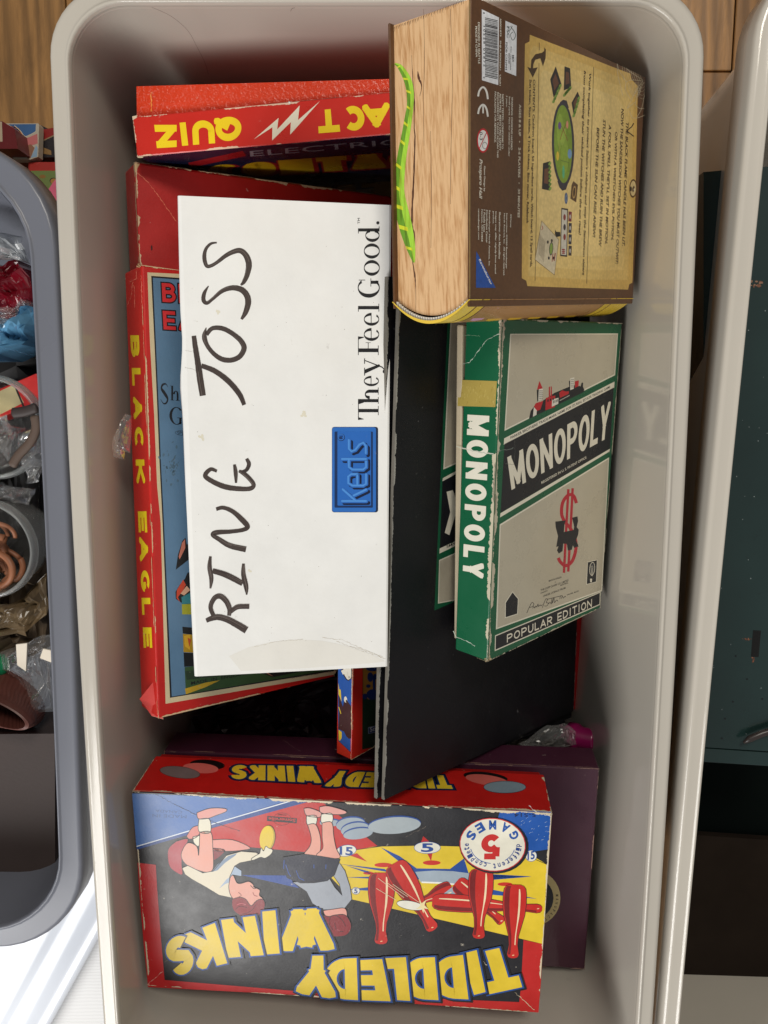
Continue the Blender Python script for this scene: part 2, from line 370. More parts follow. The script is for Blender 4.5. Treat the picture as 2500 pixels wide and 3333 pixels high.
# ------------------------------------------------------------------ setting: floor
def wood_floor():
    m, nt, N, L, B = nodes('oak_planks')
    tc = N.new('ShaderNodeTexCoord'); mp = N.new('ShaderNodeMapping'); mp.inputs['Scale'].default_value = (1, .11, 1)
    L.new(tc.outputs['Object'], mp.inputs['Vector'])
    a = N.new('ShaderNodeAttribute'); a.attribute_name = 'ink'
    n = N.new('ShaderNodeTexNoise'); n.inputs['Scale'].default_value = 70; n.inputs['Detail'].default_value = 9; n.inputs['Roughness'].default_value = .7; n.inputs['Distortion'].default_value = .6
    L.new(mp.outputs['Vector'], n.inputs['Vector'])
    w = N.new('ShaderNodeTexWave'); w.inputs['Scale'].default_value = 22; w.inputs['Distortion'].default_value = 9; w.inputs['Detail'].default_value = 3; w.inputs['Detail Scale'].default_value = 1.2
    L.new(mp.outputs['Vector'], w.inputs['Vector'])
    r = N.new('ShaderNodeMapRange'); r.inputs['From Min'].default_value = .3; r.inputs['From Max'].default_value = .72; r.inputs['To Min'].default_value = .5; r.inputs['To Max'].default_value = 1.15
    L.new(n.outputs['Fac'], r.inputs['Value'])
    r2 = N.new('ShaderNodeMapRange'); r2.inputs['To Min'].default_value = .68; r2.inputs['To Max'].default_value = 1.1; L.new(w.outputs['Fac'], r2.inputs['Value'])
    mu = N.new('ShaderNodeMath'); mu.operation = 'MULTIPLY'; L.new(r.outputs['Result'], mu.inputs[0]); L.new(r2.outputs['Result'], mu.inputs[1])
    x = N.new('ShaderNodeMix'); x.data_type = 'RGBA'; x.blend_type = 'MULTIPLY'; x.inputs['Factor'].default_value = 1
    L.new(a.outputs['Color'], x.inputs['A']); L.new(mu.outputs['Value'], x.inputs['B']); L.new(x.outputs['Result'], B.inputs['Base Color'])
    B.inputs['Roughness'].default_value = .4
    b = N.new('ShaderNodeBump'); b.inputs['Strength'].default_value = .3; b.inputs['Distance'].default_value = .001; L.new(n.outputs['Fac'], b.inputs['Height']); L.new(b.outputs['Normal'], B.inputs['Normal'])
    fl = MB((150, 108, 66)); x0 = -1.6; cols = [(184, 136, 80), (174, 126, 70), (160, 114, 62), (190, 140, 84), (168, 120, 66)]
    pw = .098; i = 0
    while x0 < 1.6:
        y = -1.8 - random.random() * .6
        while y < 1.6:
            ln = random.uniform(.6, 1.1)
            fl.box(Vector((x0 + .0008, y + .0008, -.03)), Vector((pw - .0016, 0, 0)), Vector((0, ln - .0016, 0)), Vector((0, 0, .03)), cols[random.randrange(5)], bev=.0008, seg=1)
            y += ln
        x0 += pw; i += 1
    tag(fl.build('floor', m), kind='structure')
wood_floor()

# ------------------------------------------------------------------ storage bins
def rrect(hx, hy, r, n=10, bulge=0, m=14):
    pts = []
    cs = [(hx - r, hy - r, 0), (-hx + r, hy - r, 90), (-hx + r, -hy + r, 180), (hx - r, -hy + r, 270)]
    for k, (cx, cy, a) in enumerate(cs):
        for i in range(n + 1):
            t = math.radians(a + 90 * i / n); pts.append((cx + r * math.cos(t), cy + r * math.sin(t)))
        nx = cs[(k + 1) % 4]; a1 = math.radians(nx[2]); e = (nx[0] + r * math.cos(a1), nx[1] + r * math.sin(a1)); s0 = pts[-1]
        for i in range(1, m):
            t = i / m; pts.append((s0[0] + (e[0] - s0[0]) * t, s0[1] + (e[1] - s0[1]) * t))
    out = []
    for x, y in pts:
        b = bulge * math.cos(PI * .5 * max(-1, min(1, y / hy))) ** 1.0 if bulge else 0
        out.append((x * (1 + b / hx), y))
    return out
def loft(mb, cx, cy, rot, hx, hy, r, prof, bulge=0, col=None, cap=None, tilt=None):
    loops = []
    c, s_ = math.cos(rot), math.sin(rot)
    for ins, z in prof:
        q = rrect(hx - ins, hy - ins, max(.004, r - ins * .55), bulge=bulge)
        loops.append([Vector((cx + x * c - y * s_, cy + x * s_ + y * c, z)) for x, y in q])
    n = len(loops[0]); vs = [p for l in loops for p in l]; fs = []
    for k in range(len(loops) - 1):
        for i in range(n):
            j = (i + 1) % n; fs.append((k * n + i, k * n + j, (k + 1) * n + j, (k + 1) * n + i))
    if cap == 'first': fs.append(tuple(range(n)))
    if cap == 'last': fs.append(tuple((len(loops) - 1) * n + i for i in range(n)))
    if tilt: vs = [tilt(p) for p in vs]
    mb.add(vs, fs, col, smooth=True)
def fix_normals(o):
    bm = bmesh.new(); bm.from_mesh(o.data); bmesh.ops.recalc_face_normals(bm, faces=bm.faces); bm.to_mesh(o.data); bm.free()
def make_bin(label, cx, cy, rot, hx, hy, r, zr, mat, bulge=0, rw=.013, skirt=.028, taper=.022, name='storage_bin', group=None, zb=.0, tilt=None):
    t = thing(name, label, 'storage bin', (cx, cy, zb), group)
    inner = [(rw + .0008, zr - .0035), (rw + .0016, zr - .02), (rw + taper * .5, zb + (zr - zb) * .5), (rw + taper, zb + .035), (rw + taper + .004, zb + .018), (rw + taper + .012, zb + .008), (rw + taper + .03, zb + .005)]
    outer = [(rw + taper + .03, zb + .001), (rw + taper + .004, zb + .002), (rw + taper - .004, zb + .015), (rw + taper * .5 - .0025, zb + (zr - zb) * .5), (rw - .001, zr - .012)]
    b = MB(); loft(b, cx, cy, rot, hx, hy, r, inner, bulge, cap='last', tilt=tilt); o = b.build('inner_wall', mat, t, (cx, cy, zb)); fix_normals(o)
    b = MB(); loft(b, cx, cy, rot, hx, hy, r, outer, bulge, cap='first', tilt=tilt); o = b.build('outer_wall', mat, t, (cx, cy, zb)); fix_normals(o)
    rim = [(rw + .0010, zr - .006), (rw + .0003, zr - .0016), (rw - .0003, zr - .0004), (rw - .0010, zr), (rw - .0018, zr - .0003), (rw - .0024, zr - .0010), (rw - .0034, zr - .0013), (.0042, zr - .0013), (.0030, zr - .0014), (.0014, zr - .0020), (.0004, zr - .0036), (0, zr - .0062), (-.0003, zr - .012), (-.0006, zr - skirt), (.0012, zr - skirt), (.002, zr - .008)]
    b = MB(); loft(b, cx, cy, rot, hx, hy, r, rim, bulge, tilt=tilt); o = b.build('rim', mat, t, (cx, cy, zb)); fix_normals(o)
    return t
make_bin('large beige plastic bin in the middle, packed with old board games', -.0045, -.131, 0, .2115, .399, .044, .32, M_BIN, bulge=.0035, taper=.014)

# right-hand bin, turned a little, only its left rim in the frame
pa = at((2410, 600), .32); pb = at((2195, 2900), .32); dr = (pa - pb).normalized()
ang = math.atan2(dr.y, dr.x) - PI / 2
HX2, HY2 = .2115, .47
top = at((2452, 250), .32)
ctr = Vector((top.x, top.y, 0)) + Vector((dr.y, -dr.x, 0)) * HX2 - Vector((dr.x, dr.y, 0)) * (HY2 - .08)
make_bin('beige plastic bin cut off by the right edge, holding a green metal case', ctr.x, ctr.y, ang, HX2, HY2, .055, .32, M_BIN, bulge=.002)
# left-hand grey bin
la = at((150, 640), .27); lb = at((241, 2700), .27)
gx = at((200, 1300), .27).x
yt = at((0, 448), .27).y; yb = at((0, 3072), .27).y
gl = math.atan2((la - lb).y, (la - lb).x) - PI / 2
GC = Vector((gx - .20, (yt + yb) / 2, 0))
make_bin('blue-grey plastic bin cut off by the left edge, full of loose odds and ends', GC.x, GC.y, gl + .0, .198, (yt - yb) / 2 + .004, .075, .27, M_GREYBIN, bulge=.002, rw=.019, skirt=.03, taper=.02)

# ------------------------------------------------------------------ cuboids measured from the photograph
class Cub:
    """o = front-left corner of the face (image bottom-left), axes x (image right), y (image up), z (out of the face)"""
    def __init__(s, R, o, d):
        s.x = Vector((R[0][0], R[1][0], R[2][0])); s.y = Vector((R[0][1], R[1][1], R[2][1])); s.z = Vector((R[0][2], R[1][2], R[2][2]))
        s.o = Vector(o); s.d = d
    def pt(s, a, b, c): return s.o + s.x * (a * s.d[0]) + s.y * (b * s.d[1]) - s.z * (c * s.d[2])
    def top(s): return Plane(s.o, s.z)
    def left(s): return Plane(s.o, -s.x)
    def up(s): return Plane(s.o + s.y * s.d[1], s.y)
    def down(s): return Plane(s.o, -s.y)
    def slab(s, mb, c0, c1, ins=0, col=None, cols=None, bev=.0012, seg=2):
        o = s.o - s.z * c1 + s.x * ins + s.y * ins
        mb.box(o, s.x * (s.d[0] - 2 * ins), s.y * (s.d[1] - 2 * ins), s.z * (c1 - c0), col, bev=bev, seg=seg, cols=cols)
    def edge_wear(s, mb, amp=.0016, dens=.5, col=(214, 200, 172), which='lrtb', depth=None, layer=4):
        T = s.top(); b = .0004
        A, B, C_, D = s.pt(0, 0, 0), s.pt(1, 0, 0), s.pt(1, 1, 0), s.pt(0, 1, 0)
        E = {'l': (A, D, s.x, s.left()), 'r': (B, C_, -s.x, Plane(B, s.x)), 't': (D, C_, -s.y, s.up()), 'b': (A, B, s.y, s.down())}
        for k in which:
            a, e, inw, side = E[k]
            mb.wear(T, a + inw * b, e + inw * b, inw, amp, dens, col, layer)
            mb.wear(side, a - s.z * b, e - s.z * b, -s.z, amp, dens, col, layer)
YEL = (226, 196, 44); RED = (192, 30, 26); INK = (18, 18, 22); CREAM = (226, 220, 198); SKIN = (226, 160, 142); BLU = (24, 72, 150); GREY = (158, 172, 184)

# ---------------- purple game box (under the tiddly winks box)
def purple_box():
    c = Cub([[0.9968, -0.0051, -0.0797], [-0.0039, 0.9936, -0.113], [0.0797, 0.113, 0.9904]], (-.1890, -.4963, .1990), (.3690, .2025, .0316))
    t = thing('board_game', 'plain dark purple box half hidden under the tiddly winks box', 'board game', c.pt(.5, .5, 1))
    mb = MB((66, 30, 48)); c.slab(mb, 0, .0316, col=(66, 30, 48), bev=.0016)
    T = c.top(); q = Z(1250, 2222, 1.327)
    for r, col, l in ((122, (172, 158, 112), 1), (92, (20, 22, 30), 2)):
        mb.ell(T, q((640, 930))[0], r / 1.327, r / 1.327, 0, col, l)
    for i, ch in enumerate('MANUFACTURED'):
        a = math.radians(-6 + i * 9.0); rr = 102 / 1.327; cx, cy = q((640, 930))[0]; h = 9; w = 5.0
        px = cx + rr * math.cos(a); py = cy + rr * math.sin(a)
        ux, uy = math.cos(a), math.sin(a); vx, vy = -math.sin(a), math.cos(a)
        mb.text(T, ch, [(px - vx * w / 2, py - vy * w / 2), (px + vx * w / 2, py + vy * w / 2), (px + vx * w / 2 + ux * h, py + vy * w / 2 + uy * h), (px - vx * w / 2 + ux * h, py - vy * w / 2 + uy * h)], (30, 28, 26), 3, off=.02)
    c.edge_wear(mb, .0009, .35, (140, 110, 100))
    mb.crease(c.up(), Z(400, 2350, 2.074)((1080, 120), (1150, 170), (1210, 200)), (120, 90, 95), 1.2)
    mb.build('lid', M_PRINT, t, t.location)
purple_box()

# ---------------- tiddly winks
def tiddly():
    c = Cub([[0.9971, 0.0057, -0.0759], [-0.0137, 0.9944, -0.1046], [0.0749, 0.1054, 0.9916]], (-0.1964, -0.4791, 0.27), (.3217, .1839, .057))
    t = thing('board_game', 'large upside-down tiddly winks box, red and black with yellow lettering', 'board game', c.pt(.5, .5, 1))
    b = MB((150, 24, 22)); c.slab(b, .012, .057, ins=.0022, col=(150, 24, 22)); b.build('tray', M_TID, t, t.location)
    mb = MB(RED); c.slab(mb, 0, .050, cols={'+z': (26, 25, 30), '+y': RED}, col=(150, 24, 22), bev=.0011)
    T = c.top(); A = Z(400, 2350, 2.074); B = Z(1050, 2350, 2.074); C_ = Z(400, 2800, 2.074); D = Z(1050, 2800, 1.659)
    P = lambda z, pts, col, l=2: mb.poly(T, z(*pts), col, l)
    O = lambda z, pts, col, l=4, lw=2.2, lc=INK: mb.outlined(T, catm2(z(*pts)), col, l, lw, lc)
    def catm2(p, n=4):
        q = catmull(list(p) + [p[0]], n); return [(a, b_) for a, b_ in q[:-1]]
    # grounds
    mb.poly(T, A((62, 482), (1170, 527)) + A((92, 850)), (70, 112, 178), 1)
    mb.poly(T, A((1120, 527), (1245, 541), (600, 716), (94, 862), (92, 842)), (20, 66, 140), 1.5)
    mb.stroke(T, [(x, y, 3.4) for x, y in A((93, 840), (600, 690), (1130, 534))], (225, 232, 240), 2, smooth=False)
    mb.poly(T, A((1245, 541), (1355, 547)) + B((370, 836), (215, 866)) + A((1480, 900), (870, 846), (480, 800), (560, 730), (830, 650)), RED, 1.2)
    mb.poly(T, A((100, 950), (222, 964)) + C_((232, 200), (255, 500), (282, 808)) + C_((1180, 884), (1290, 925)) + D((520, 762)) + C_((170, 856), (140, 560), (110, 200)), (196, 30, 34), 1.2)
    mb.poly(T, D((1085, 430), (1189, 452), (1180, 640), (1166, 822), (800, 795), (490, 775), (492, 742), (1062, 766), (1070, 700), (1076, 600)), RED, 1.2)
    mb.poly(T, B((1200, 595), (1542, 607), (1530, 858), (1440, 872), (1366, 872), (1350, 760), (1185, 645)), (24, 84, 168), 1.2)
    mb.poly(T, A((800, 1033), (1110, 1036)) + C_((1190, 188)), (22, 68, 150), 1.3)
    mb.poly(T, B((215, 864), (300, 846), (400, 838), (700, 832), (915, 838), (1300, 868), (1420, 905), (1516, 962)) + D((1191, 452), (700, 336)) + C_((1640, 285), (1548, 264), (1390, 100)) + A((1390, 1060), (1455, 905)), YEL, 1.1)
    mb.stroke(T, [(x, y, 2) for x, y in B((215, 864), (400, 838), (700, 832), (915, 838), (1300, 868), (1516, 962))], INK, 1.7, smooth=False)
    # blue splash and streaks
    sb = (24, 72, 150)
    P(B, [(392, 845), (520, 905), (635, 988), (860, 992), (955, 920), (985, 1018), (1405, 1042), (1140, 1062), (1000, 1062), (640, 1062), (600, 1010), (560, 975)], sb, 2)
    P(B, [(110, 958), (420, 992), (440, 1012)], sb, 2); P(B, [(160, 1048), (330, 1044), (330, 1058)], sb, 2)
    P(D, [(915, 78), (1128, 88), (915, 106)], sb, 2); P(D, [(915, 158), (1158, 208), (915, 186)], sb, 2)
    P(D, [(130, 158), (246, 146), (246, 164)], sb, 2); P(D, [(130, 30), (260, 62), (260, 76)], sb, 2)
    for z, cx, cy, rx, ry in ((B, 410, 965, 60, 15), (B, 310, 1020, 36, 10), (B, 737, 950, 60, 16), (D, 985, 129, 40, 10)):
        s_ = 2.074 if z is B else 1.659
        mb.ell(T, z((cx, cy))[0], rx / s_, ry / s_, 0, (200, 40, 26), 2)
    P(B, [(680, 770), (725, 812), (665, 812)], RED, 2); P(B, [(705, 884), (742, 882), (733, 940)], RED, 2); P(A, [(1530, 900), (1580, 885), (1648, 942)], RED, 2)
    for z, cx, cy, rx, ry, rot, tx in ((B, 707, 848, 87, 38, 0, '5'), (A, 1508, 868, 66, 36, -8, '15'), (B, 1408, 903, 36, 36, 10, '15'), (D, 180, 165, 20, 17, 0, '5')):
        s_ = 2.074 if z is B or z is A else 1.659; cc = z((cx, cy))[0]; rx /= s_; ry /= s_
        mb.ell(T, cc, rx + 1.6, ry + 1.6, rot, BLU, 2.5); mb.ell(T, cc, rx, ry, rot, (232, 230, 215), 3)
        w = rx * .42 * len(tx) * (.75 if len(tx) > 1 else 1); h = ry * .72
        mb.text(T, tx, [(cc[0] - w, cc[1] + h), (cc[0] + w, cc[1] + h - rot * .3), (cc[0] + w, cc[1] - h - rot * .3), (cc[0] - w, cc[1] - h)], BLU, 4, off=.03)
    # stacked counters
    def disc(z, cx, cy, rx, ry, rot, col, edge=BLU, l=3, pl=T):
        s_ = 2.074; x, y = z((cx, cy))[0]
        mb.ell(pl, (x, y - 2), rx / s_ + 1, ry / s_ + 2.2, rot, edge, l); mb.ell(pl, (x, y + .8), rx / s_, ry / s_, rot, col, l + .5)
    disc(A, 1400, 680, 70, 22, 0, GREY); disc(B, 190, 690, 98, 46, -6, GREY, l=4); disc(B, 222, 724, 98, 46, -8, GREY, l=5); disc(B, 240, 752, 100, 36, -8, GREY, l=6); disc(B, 485, 696, 178, 56, -4, (168, 180, 188), l=7)
    # skittles
    def pin(z, a, b_, hw, l):
        s_ = 1.659; (ax, ay), (bx, by) = z(a)[0], z(b_)[0]; L = math.hypot(bx - ax, by - ay); ux, uy = (bx - ax) / L, (by - ay) / L; vx, vy = -uy, ux; hw /= s_
        pr = [(0, .45), (.02, .75), (.06, .93), (.14, 1), (.28, 1), (.42, .9), (.56, .66), (.7, .42), (.82, .36), (.9, .45), (.95, .5), (.985, .4), (1, .15)]
        def sh(g, k0=1, sg=None):
            Lp = [(ax + ux * L * t_ + vx * (hw * w * k0 + g), ay + uy * L * t_ + vy * (hw * w * k0 + g)) for t_, w in pr]
            Rp = [(ax + ux * L * t_ - vx * (hw * w * k0 + g), ay + uy * L * t_ - vy * (hw * w * k0 + g)) for t_, w in pr]
            return Lp + Rp[::-1]
        mb.poly(T, sh(1.8), INK, l); mb.poly(T, sh(0), (196, 34, 24), l + .5)
        sd = 1 if vx > 0 else -1
        dk = [(ax + ux * L * t_ - sd * vx * hw * w * .9, ay + uy * L * t_ - sd * vy * hw * w * .9) for t_, w in pr[1:-2]] + [(ax + ux * L * t_ - sd * vx * hw * w * .45, ay + uy * L * t_ - sd * vy * hw * w * .45) for t_, w in pr[1:-2]][::-1]
        mb.poly(T, dk, (120, 16, 18), l + .8)
        hl = [(ax + ux * L * t_ + sd * vx * hw * w * .42, ay + uy * L * t_ + sd * vy * hw * w * .42, (5.5 if .06 < t_ < .5 else 3) * hw / 35) for t_, w in pr[2:9]]
        mb.stroke(T, hl, (240, 220, 180), l + 1, n=3)
        tx, ty = ax + ux * L * .96, ay + uy * L * .96; mb.ell(T, (tx + 1, ty), 4, 1.6, -15, (240, 200, 150), l + 1)
    mb.poly(T, D((500, 62), (600, 55), (700, 58), (795, 70), (795, 140), (640, 125), (530, 118)), GREY, 4)
    mb.stroke(T, [(x, y, 5) for x, y in D((535, 118), (640, 122), (795, 138))], (240, 240, 235), 4.6, smooth=False)
    pin(D, (700, 150), (520, 225), 46, 4.8)
    pin(D, (720, 118), (975, 335), 50, 5)
    mb.poly(T, D((640, 190), (705, 140), (765, 205)), GREY, 5.4)
    pin(D, (592, 222), (1186, 262), 46, 6)
    pin(D, (318, 66), (316, 452), 70, 7); pin(D, (385, 16), (600, 376), 68, 9)
    pin(D, (858, 46), (842, 422), 66, 9); pin(D, (1040, 130), (1027, 527), 62, 11)
    x, y = D((475, 242))[0]; mb.ell(T, (x, y), 46, 15, 10, INK, 12); mb.ell(T, (x, y), 44.5, 13.5, 10, (238, 236, 222), 12.4)
    for p0, p1 in (((290, 150), (395, 212)), ((300, 95), (440, 200)), ((345, 118), (460, 195)), ((380, 128), (520, 225))):
        mb.stroke(T, [(x, y, 1.3) for x, y in D(p0, p1)], (235, 225, 190), 13, smooth=False)
    mb.poly(T, D((520, 205), (535, 230), (560, 212), (550, 240), (572, 262), (548, 258), (545, 285), (534, 258), (505, 262), (528, 244)), (240, 225, 170), 13.5)
    # left child (drawn head down)
    sk = SKIN; mar = (130, 28, 40)
    O(A, [(430, 770), (470, 712), (520, 700), (535, 720), (500, 775), (450, 790)], (214, 130, 120))
    O(A, [(472, 775), (520, 770), (512, 838), (480, 815)], CREAM)
    O(A, [(600, 795), (740, 795), (860, 848), (800, 866), (690, 872), (600, 860)], (222, 150, 138))
    O(A, [(610, 850), (690, 865), (640, 920), (600, 930)], mar)
    O(A, [(360, 805), (440, 790), (405, 880), (398, 960), (402, 1030), (345, 1005), (310, 960), (306, 860)], (178, 50, 64))
    O(A, [(520, 742), (595, 745), (608, 860), (612, 960), (600, 1004), (548, 1012), (440, 970), (398, 920), (400, 870), (440, 815), (500, 840), (512, 900)], sk, 5)
    O(A, [(514, 655), (584, 655), (590, 745), (514, 738)], CREAM, 5)
    O(A, [(500, 612), (590, 582), (690, 584), (696, 604), (630, 630), (575, 650), (510, 652)], (222, 150, 140), 5)
    O(D, [], sk) if False else None
    shirt = A((400, 985), (440, 968), (540, 1018), (610, 1006), (700, 900), (800, 872), (900, 880), (930, 900), (880, 932), (790, 950)) + C_((755, 38), (722, 110), (716, 180), (735, 252), (650, 235), (560, 180), (470, 130), (420, 95))
    mb.outlined(T, shirt, (222, 212, 188), 6, 2.2)
    mb.poly(T, A((600, 1012), (640, 960), (710, 905), (770, 885), (760, 900), (690, 950), (640, 1000)), (120, 140, 165), 6.4)
    mb.poly(T, C_((755, 40), (722, 112), (700, 128), (650, 190), (690, 160), (716, 150), (740, 95), (800, 105), (800, 70)), (160, 178, 200), 6.4)
    O(C_, [(725, 115), (745, 100), (770, 150), (800, 155), (850, 142), (882, 165), (885, 180), (925, 200), (922, 235), (945, 262), (900, 300), (830, 300), (745, 260), (716, 190)], sk, 7)
    O(C_, [(738, 262), (790, 248), (830, 262), (852, 292), (870, 305), (905, 270), (945, 262), (960, 300), (940, 350), (890, 382), (820, 382), (760, 350), (738, 310)], (134, 22, 34), 8)
    mb.stroke(T, [(x, y, 2) for x, y in C_((862, 168), (885, 190), (905, 186))], INK, 9); mb.stroke(T, [(x, y, 2) for x, y in C_((878, 215), (888, 235), (910, 242))], (150, 40, 40), 9)
    mb.stroke(T, [(x, y, 1.8) for x, y in C_((780, 215), (800, 235), (775, 250))], (120, 50, 50), 9)
    for q in (((760, 330), (790, 310), (840, 318)), ((800, 365), (860, 345), (900, 300)), ((850, 360), (880, 365), (905, 355))):
        mb.stroke(T, [(x, y, 1.8) for x, y in C_(*q)], (70, 8, 18), 9)
    mb.stroke(T, [(x, y, 2.5) for x, y in C_((770, 300), (800, 290), (830, 298))], (190, 90, 100), 9)
    x, y = A((972, 784))[0]; mb.ell(T, (x + 3, y), 25, 43, 8, INK, 7); mb.ell(T, (x + 2.5, y), 23.5, 41.5, 8, (190, 160, 30), 7.3); mb.ell(T, (x - 1, y - .5), 22, 40.5, 8, YEL, 7.6)
    O(A, [(925, 885), (935, 848), (950, 870), (965, 838), (985, 850), (1012, 862), (1000, 892), (960, 918), (930, 912), (880, 932), (870, 920)], CREAM, 8)
    # right child
    for pts, col, l in (([(1222, 583), (1262, 580), (1335, 608), (1332, 640), (1285, 640), (1238, 628)], (222, 156, 148), 8), ([(1328, 572), (1390, 566), (1500, 598), (1502, 618), (1440, 624), (1340, 612)], (222, 156, 148), 8.6),
                        ([(1240, 634), (1306, 630), (1302, 690), (1246, 692)], (230, 226, 210), 8), ([(1340, 622), (1410, 616), (1412, 676), (1342, 680)], (230, 226, 210), 8.8),
                        ([(1248, 692), (1302, 690), (1334, 780), (1332, 870), (1300, 902), (1225, 892), (1262, 838), (1272, 780)], sk, 9),
                        ([(1345, 680), (1410, 676), (1424, 770), (1440, 850), (1462, 918), (1310, 902), (1350, 852), (1346, 780)], sk, 9.8)):
        O(A, pts, col, l)
    mb.outlined(T, A((1082, 912), (1225, 890), (1340, 905), (1468, 926), (1430, 1030), (1380, 1070), (1290, 1084), (1200, 1085), (1110, 1050), (1078, 968)), (22, 26, 48), 10.5, 2)
    for q in (((1100, 960), (1120, 1020), (1135, 1040)), ((1170, 1000), (1190, 1050), (1225, 1068)), ((1290, 960), (1290, 985)), ((1372, 960), (1370, 990)), ((1090, 930), (1085, 990))):
        mb.stroke(T, [(x, y, 2.5) for x, y in A(*q)], (40, 80, 160), 11.5, smooth=False)
    mb.outlined(T, C_((1145, 145), (1290, 142), (1390, 112), (1430, 180), (1482, 238), (1462, 160), (1420, 100), (1462, 16), (1500, 70), (1535, 180), (1546, 262), (1500, 320), (1430, 332), (1345, 332), (1280, 290), (1240, 210)), (160, 166, 176), 10.4, 2)
    O(C_, [(1352, 338), (1420, 328), (1498, 322), (1514, 370), (1500, 400), (1380, 380)], (230, 160, 145), 11)
    O(C_, [(1332, 420), (1352, 372), (1392, 378), (1430, 368), (1498, 366), (1534, 410), (1540, 460), (1510, 502), (1450, 514), (1390, 506), (1350, 480)], (134, 20, 32), 12)
    for q in (((1400, 380), (1395, 430), (1420, 470)), ((1440, 370), (1480, 400), (1505, 445)), ((1430, 420), (1445, 470), (1490, 480))):
        mb.stroke(T, [(x, y, 2) for x, y in C_(*q)], (60, 8, 16), 13)
    for q in (((1375, 450), (1390, 475)), ((1440, 465), (1465, 478))): mb.stroke(T, [(x, y, 5) for x, y in C_(*q)], (176, 80, 90), 13, smooth=False)
    # big lettering, reads from the far side of the bin
    L_ = [('W', C_, [(1372, 318), (1088, 332), (1052, 612), (1432, 606)]), ('I', C_, [(1034, 334), (938, 344), (954, 634), (1064, 626)]), ('N', C_, [(892, 372), (664, 400), (710, 656), (952, 638)]),
          ('K', C_, [(622, 420), (398, 506), (518, 738), (706, 692)]), ('S', C_, [(428, 474), (268, 560), (360, 800), (502, 720)]),
          ('T', D, [(1010, 458), (822, 500), (892, 722), (1078, 682)]), ('I', D, [(832, 482), (750, 502), (818, 724), (880, 708)]), ('D', D, [(758, 508), (588, 530), (590, 738), (788, 748)]),
          ('D', D, [(606, 520), (430, 528), (430, 742), (626, 752)]), ('L', D, [(450, 520), (328, 526), (350, 748), (474, 756)]), ('E', D, [(322, 530), (190, 536), (212, 752), (368, 758)]), ('D', D, [(184, 524), (10, 532), (10, 740), (192, 752)]),
          ('Y', C_, [(1405, 638), (1230, 640), (1165, 892), (1440, 934)])]
    for i_, (ch, z, q) in enumerate(L_):
        qq = z(*q); bl = 13 + i_ * .9; sw = .255 if ch in 'DEL' else .285
        block(mb, T, ch, [(x + 3, y + 2) for x, y in qq], (20, 20, 26), bl, sw, .06)
        block(mb, T, ch, qq, (24, 74, 150), bl + .3, sw, .035); block(mb, T, ch, qq, YEL, bl + .6, sw)
    # badge
    x, y = B((1148, 826))[0]
    mb.ell(T, (x + 4, y + 3), 113, 91, 6, (20, 20, 26), 14); mb.ell(T, (x, y), 108, 87, 6, (200, 40, 50), 14.5); mb.ell(T, (x, y), 105, 84, 6, (230, 226, 208), 15)
    block(mb, T, '5', B((1200, 750), (1070, 760), (1060, 925), (1205, 925)), (196, 34, 30), 16, .24)
    def arc(st, r0, a0, a1, h0, w, col, flip=1, off=.03):
        n = len(st)
        for i, ch in enumerate(st):
            if ch == ' ': continue
            a = math.radians(a0 + (a1 - a0) * i / (n - 1)); ex, ey = math.cos(a) * 1.18, math.sin(a) * .96
            px, py = x + r0 * ex, y + r0 * ey; h = h0 * (.72 if ch in 'acemnorsuvwxz' else 1)
            ux, uy = (math.cos(a), math.sin(a)) if flip > 0 else (-math.cos(a), -math.sin(a))
            rx, ry = -uy, ux     # glyph right
            mb.text(T, ch, [(px - rx * w / 2 - ux * h0 / 2, py - ry * w / 2 - uy * h0 / 2), (px + rx * w / 2 - ux * h0 / 2, py + ry * w / 2 - uy * h0 / 2), (px + rx * w / 2 + ux * (h - h0 / 2), py + ry * w / 2 + uy * (h - h0 / 2)), (px - rx * w / 2 + ux * (h - h0 / 2), py - ry * w / 2 + uy * (h - h0 / 2))], col, 16, off=off)
    arc('GAMES', 67, -28, -152, 27, 21, (28, 80, 160), -1, .045)
    arc('different complete', 73, 2, 180, 17, 8, (28, 60, 130), 1, .02)
    for a0, a1 in ((15, 62), (95, 170)):
        mb.stroke(T, [(x + 62 * 1.18 * math.cos(math.radians(a)), y + 62 * .98 * math.sin(math.radians(a)), 2.2) for a in range(a0, a1, 6)], (28, 80, 160), 16, smooth=False)
    mb.text(T, '5-514', B((1440, 615), (1295, 615), (1295, 640), (1440, 640)), (14, 34, 84), 3, off=.01)
    # maker's mark and faint words
    mb.poly(T, A((975, 634), (1176, 650), (1174, 684), (973, 668)), (24, 20, 24), 3); mb.text(T, 'Somerville', A((1165, 654), (985, 642), (985, 662), (1163, 676)), (200, 50, 44), 4, off=.02)
    for k in range(16):
        a = math.radians(k * 22.5); p0 = A((1075 + 60 * math.cos(a), 655 + 42 * math.sin(a)))[0]; a2 = math.radians((k + 1) * 22.5); p1 = A((1075 + 60 * math.cos(a2), 655 + 42 * math.sin(a2)))[0]
        mb.stroke(T, [(*p0, 1.2), (*p1, 1.2)], (60, 20, 24), 2.4, smooth=False)
    mb.text(T, 'GAME', A((1104, 624), (1046, 620), (1046, 630), (1104, 634)), (40, 20, 24), 3, off=.01)
    mb.text(T, 'MADE IN', A((430, 628), (200, 622), (200, 642), (430, 650)), (60, 90, 140), 2.5); mb.text(T, 'CANADA', A((400, 600), (220, 590), (220, 608), (400, 618)), (60, 90, 140), 2.5)
    # creases, scratches
    mb.crease(T, A((215, 485), (330, 545), (480, 620), (600, 670), (800, 740)), (44, 44, 54), 1.6)
    mb.crease(T, C_((280, 690), (420, 600), (560, 520)), (90, 84, 70), 1.8); mb.crease(T, C_((165, 840), (280, 740)), (214, 160, 150), 1.8)
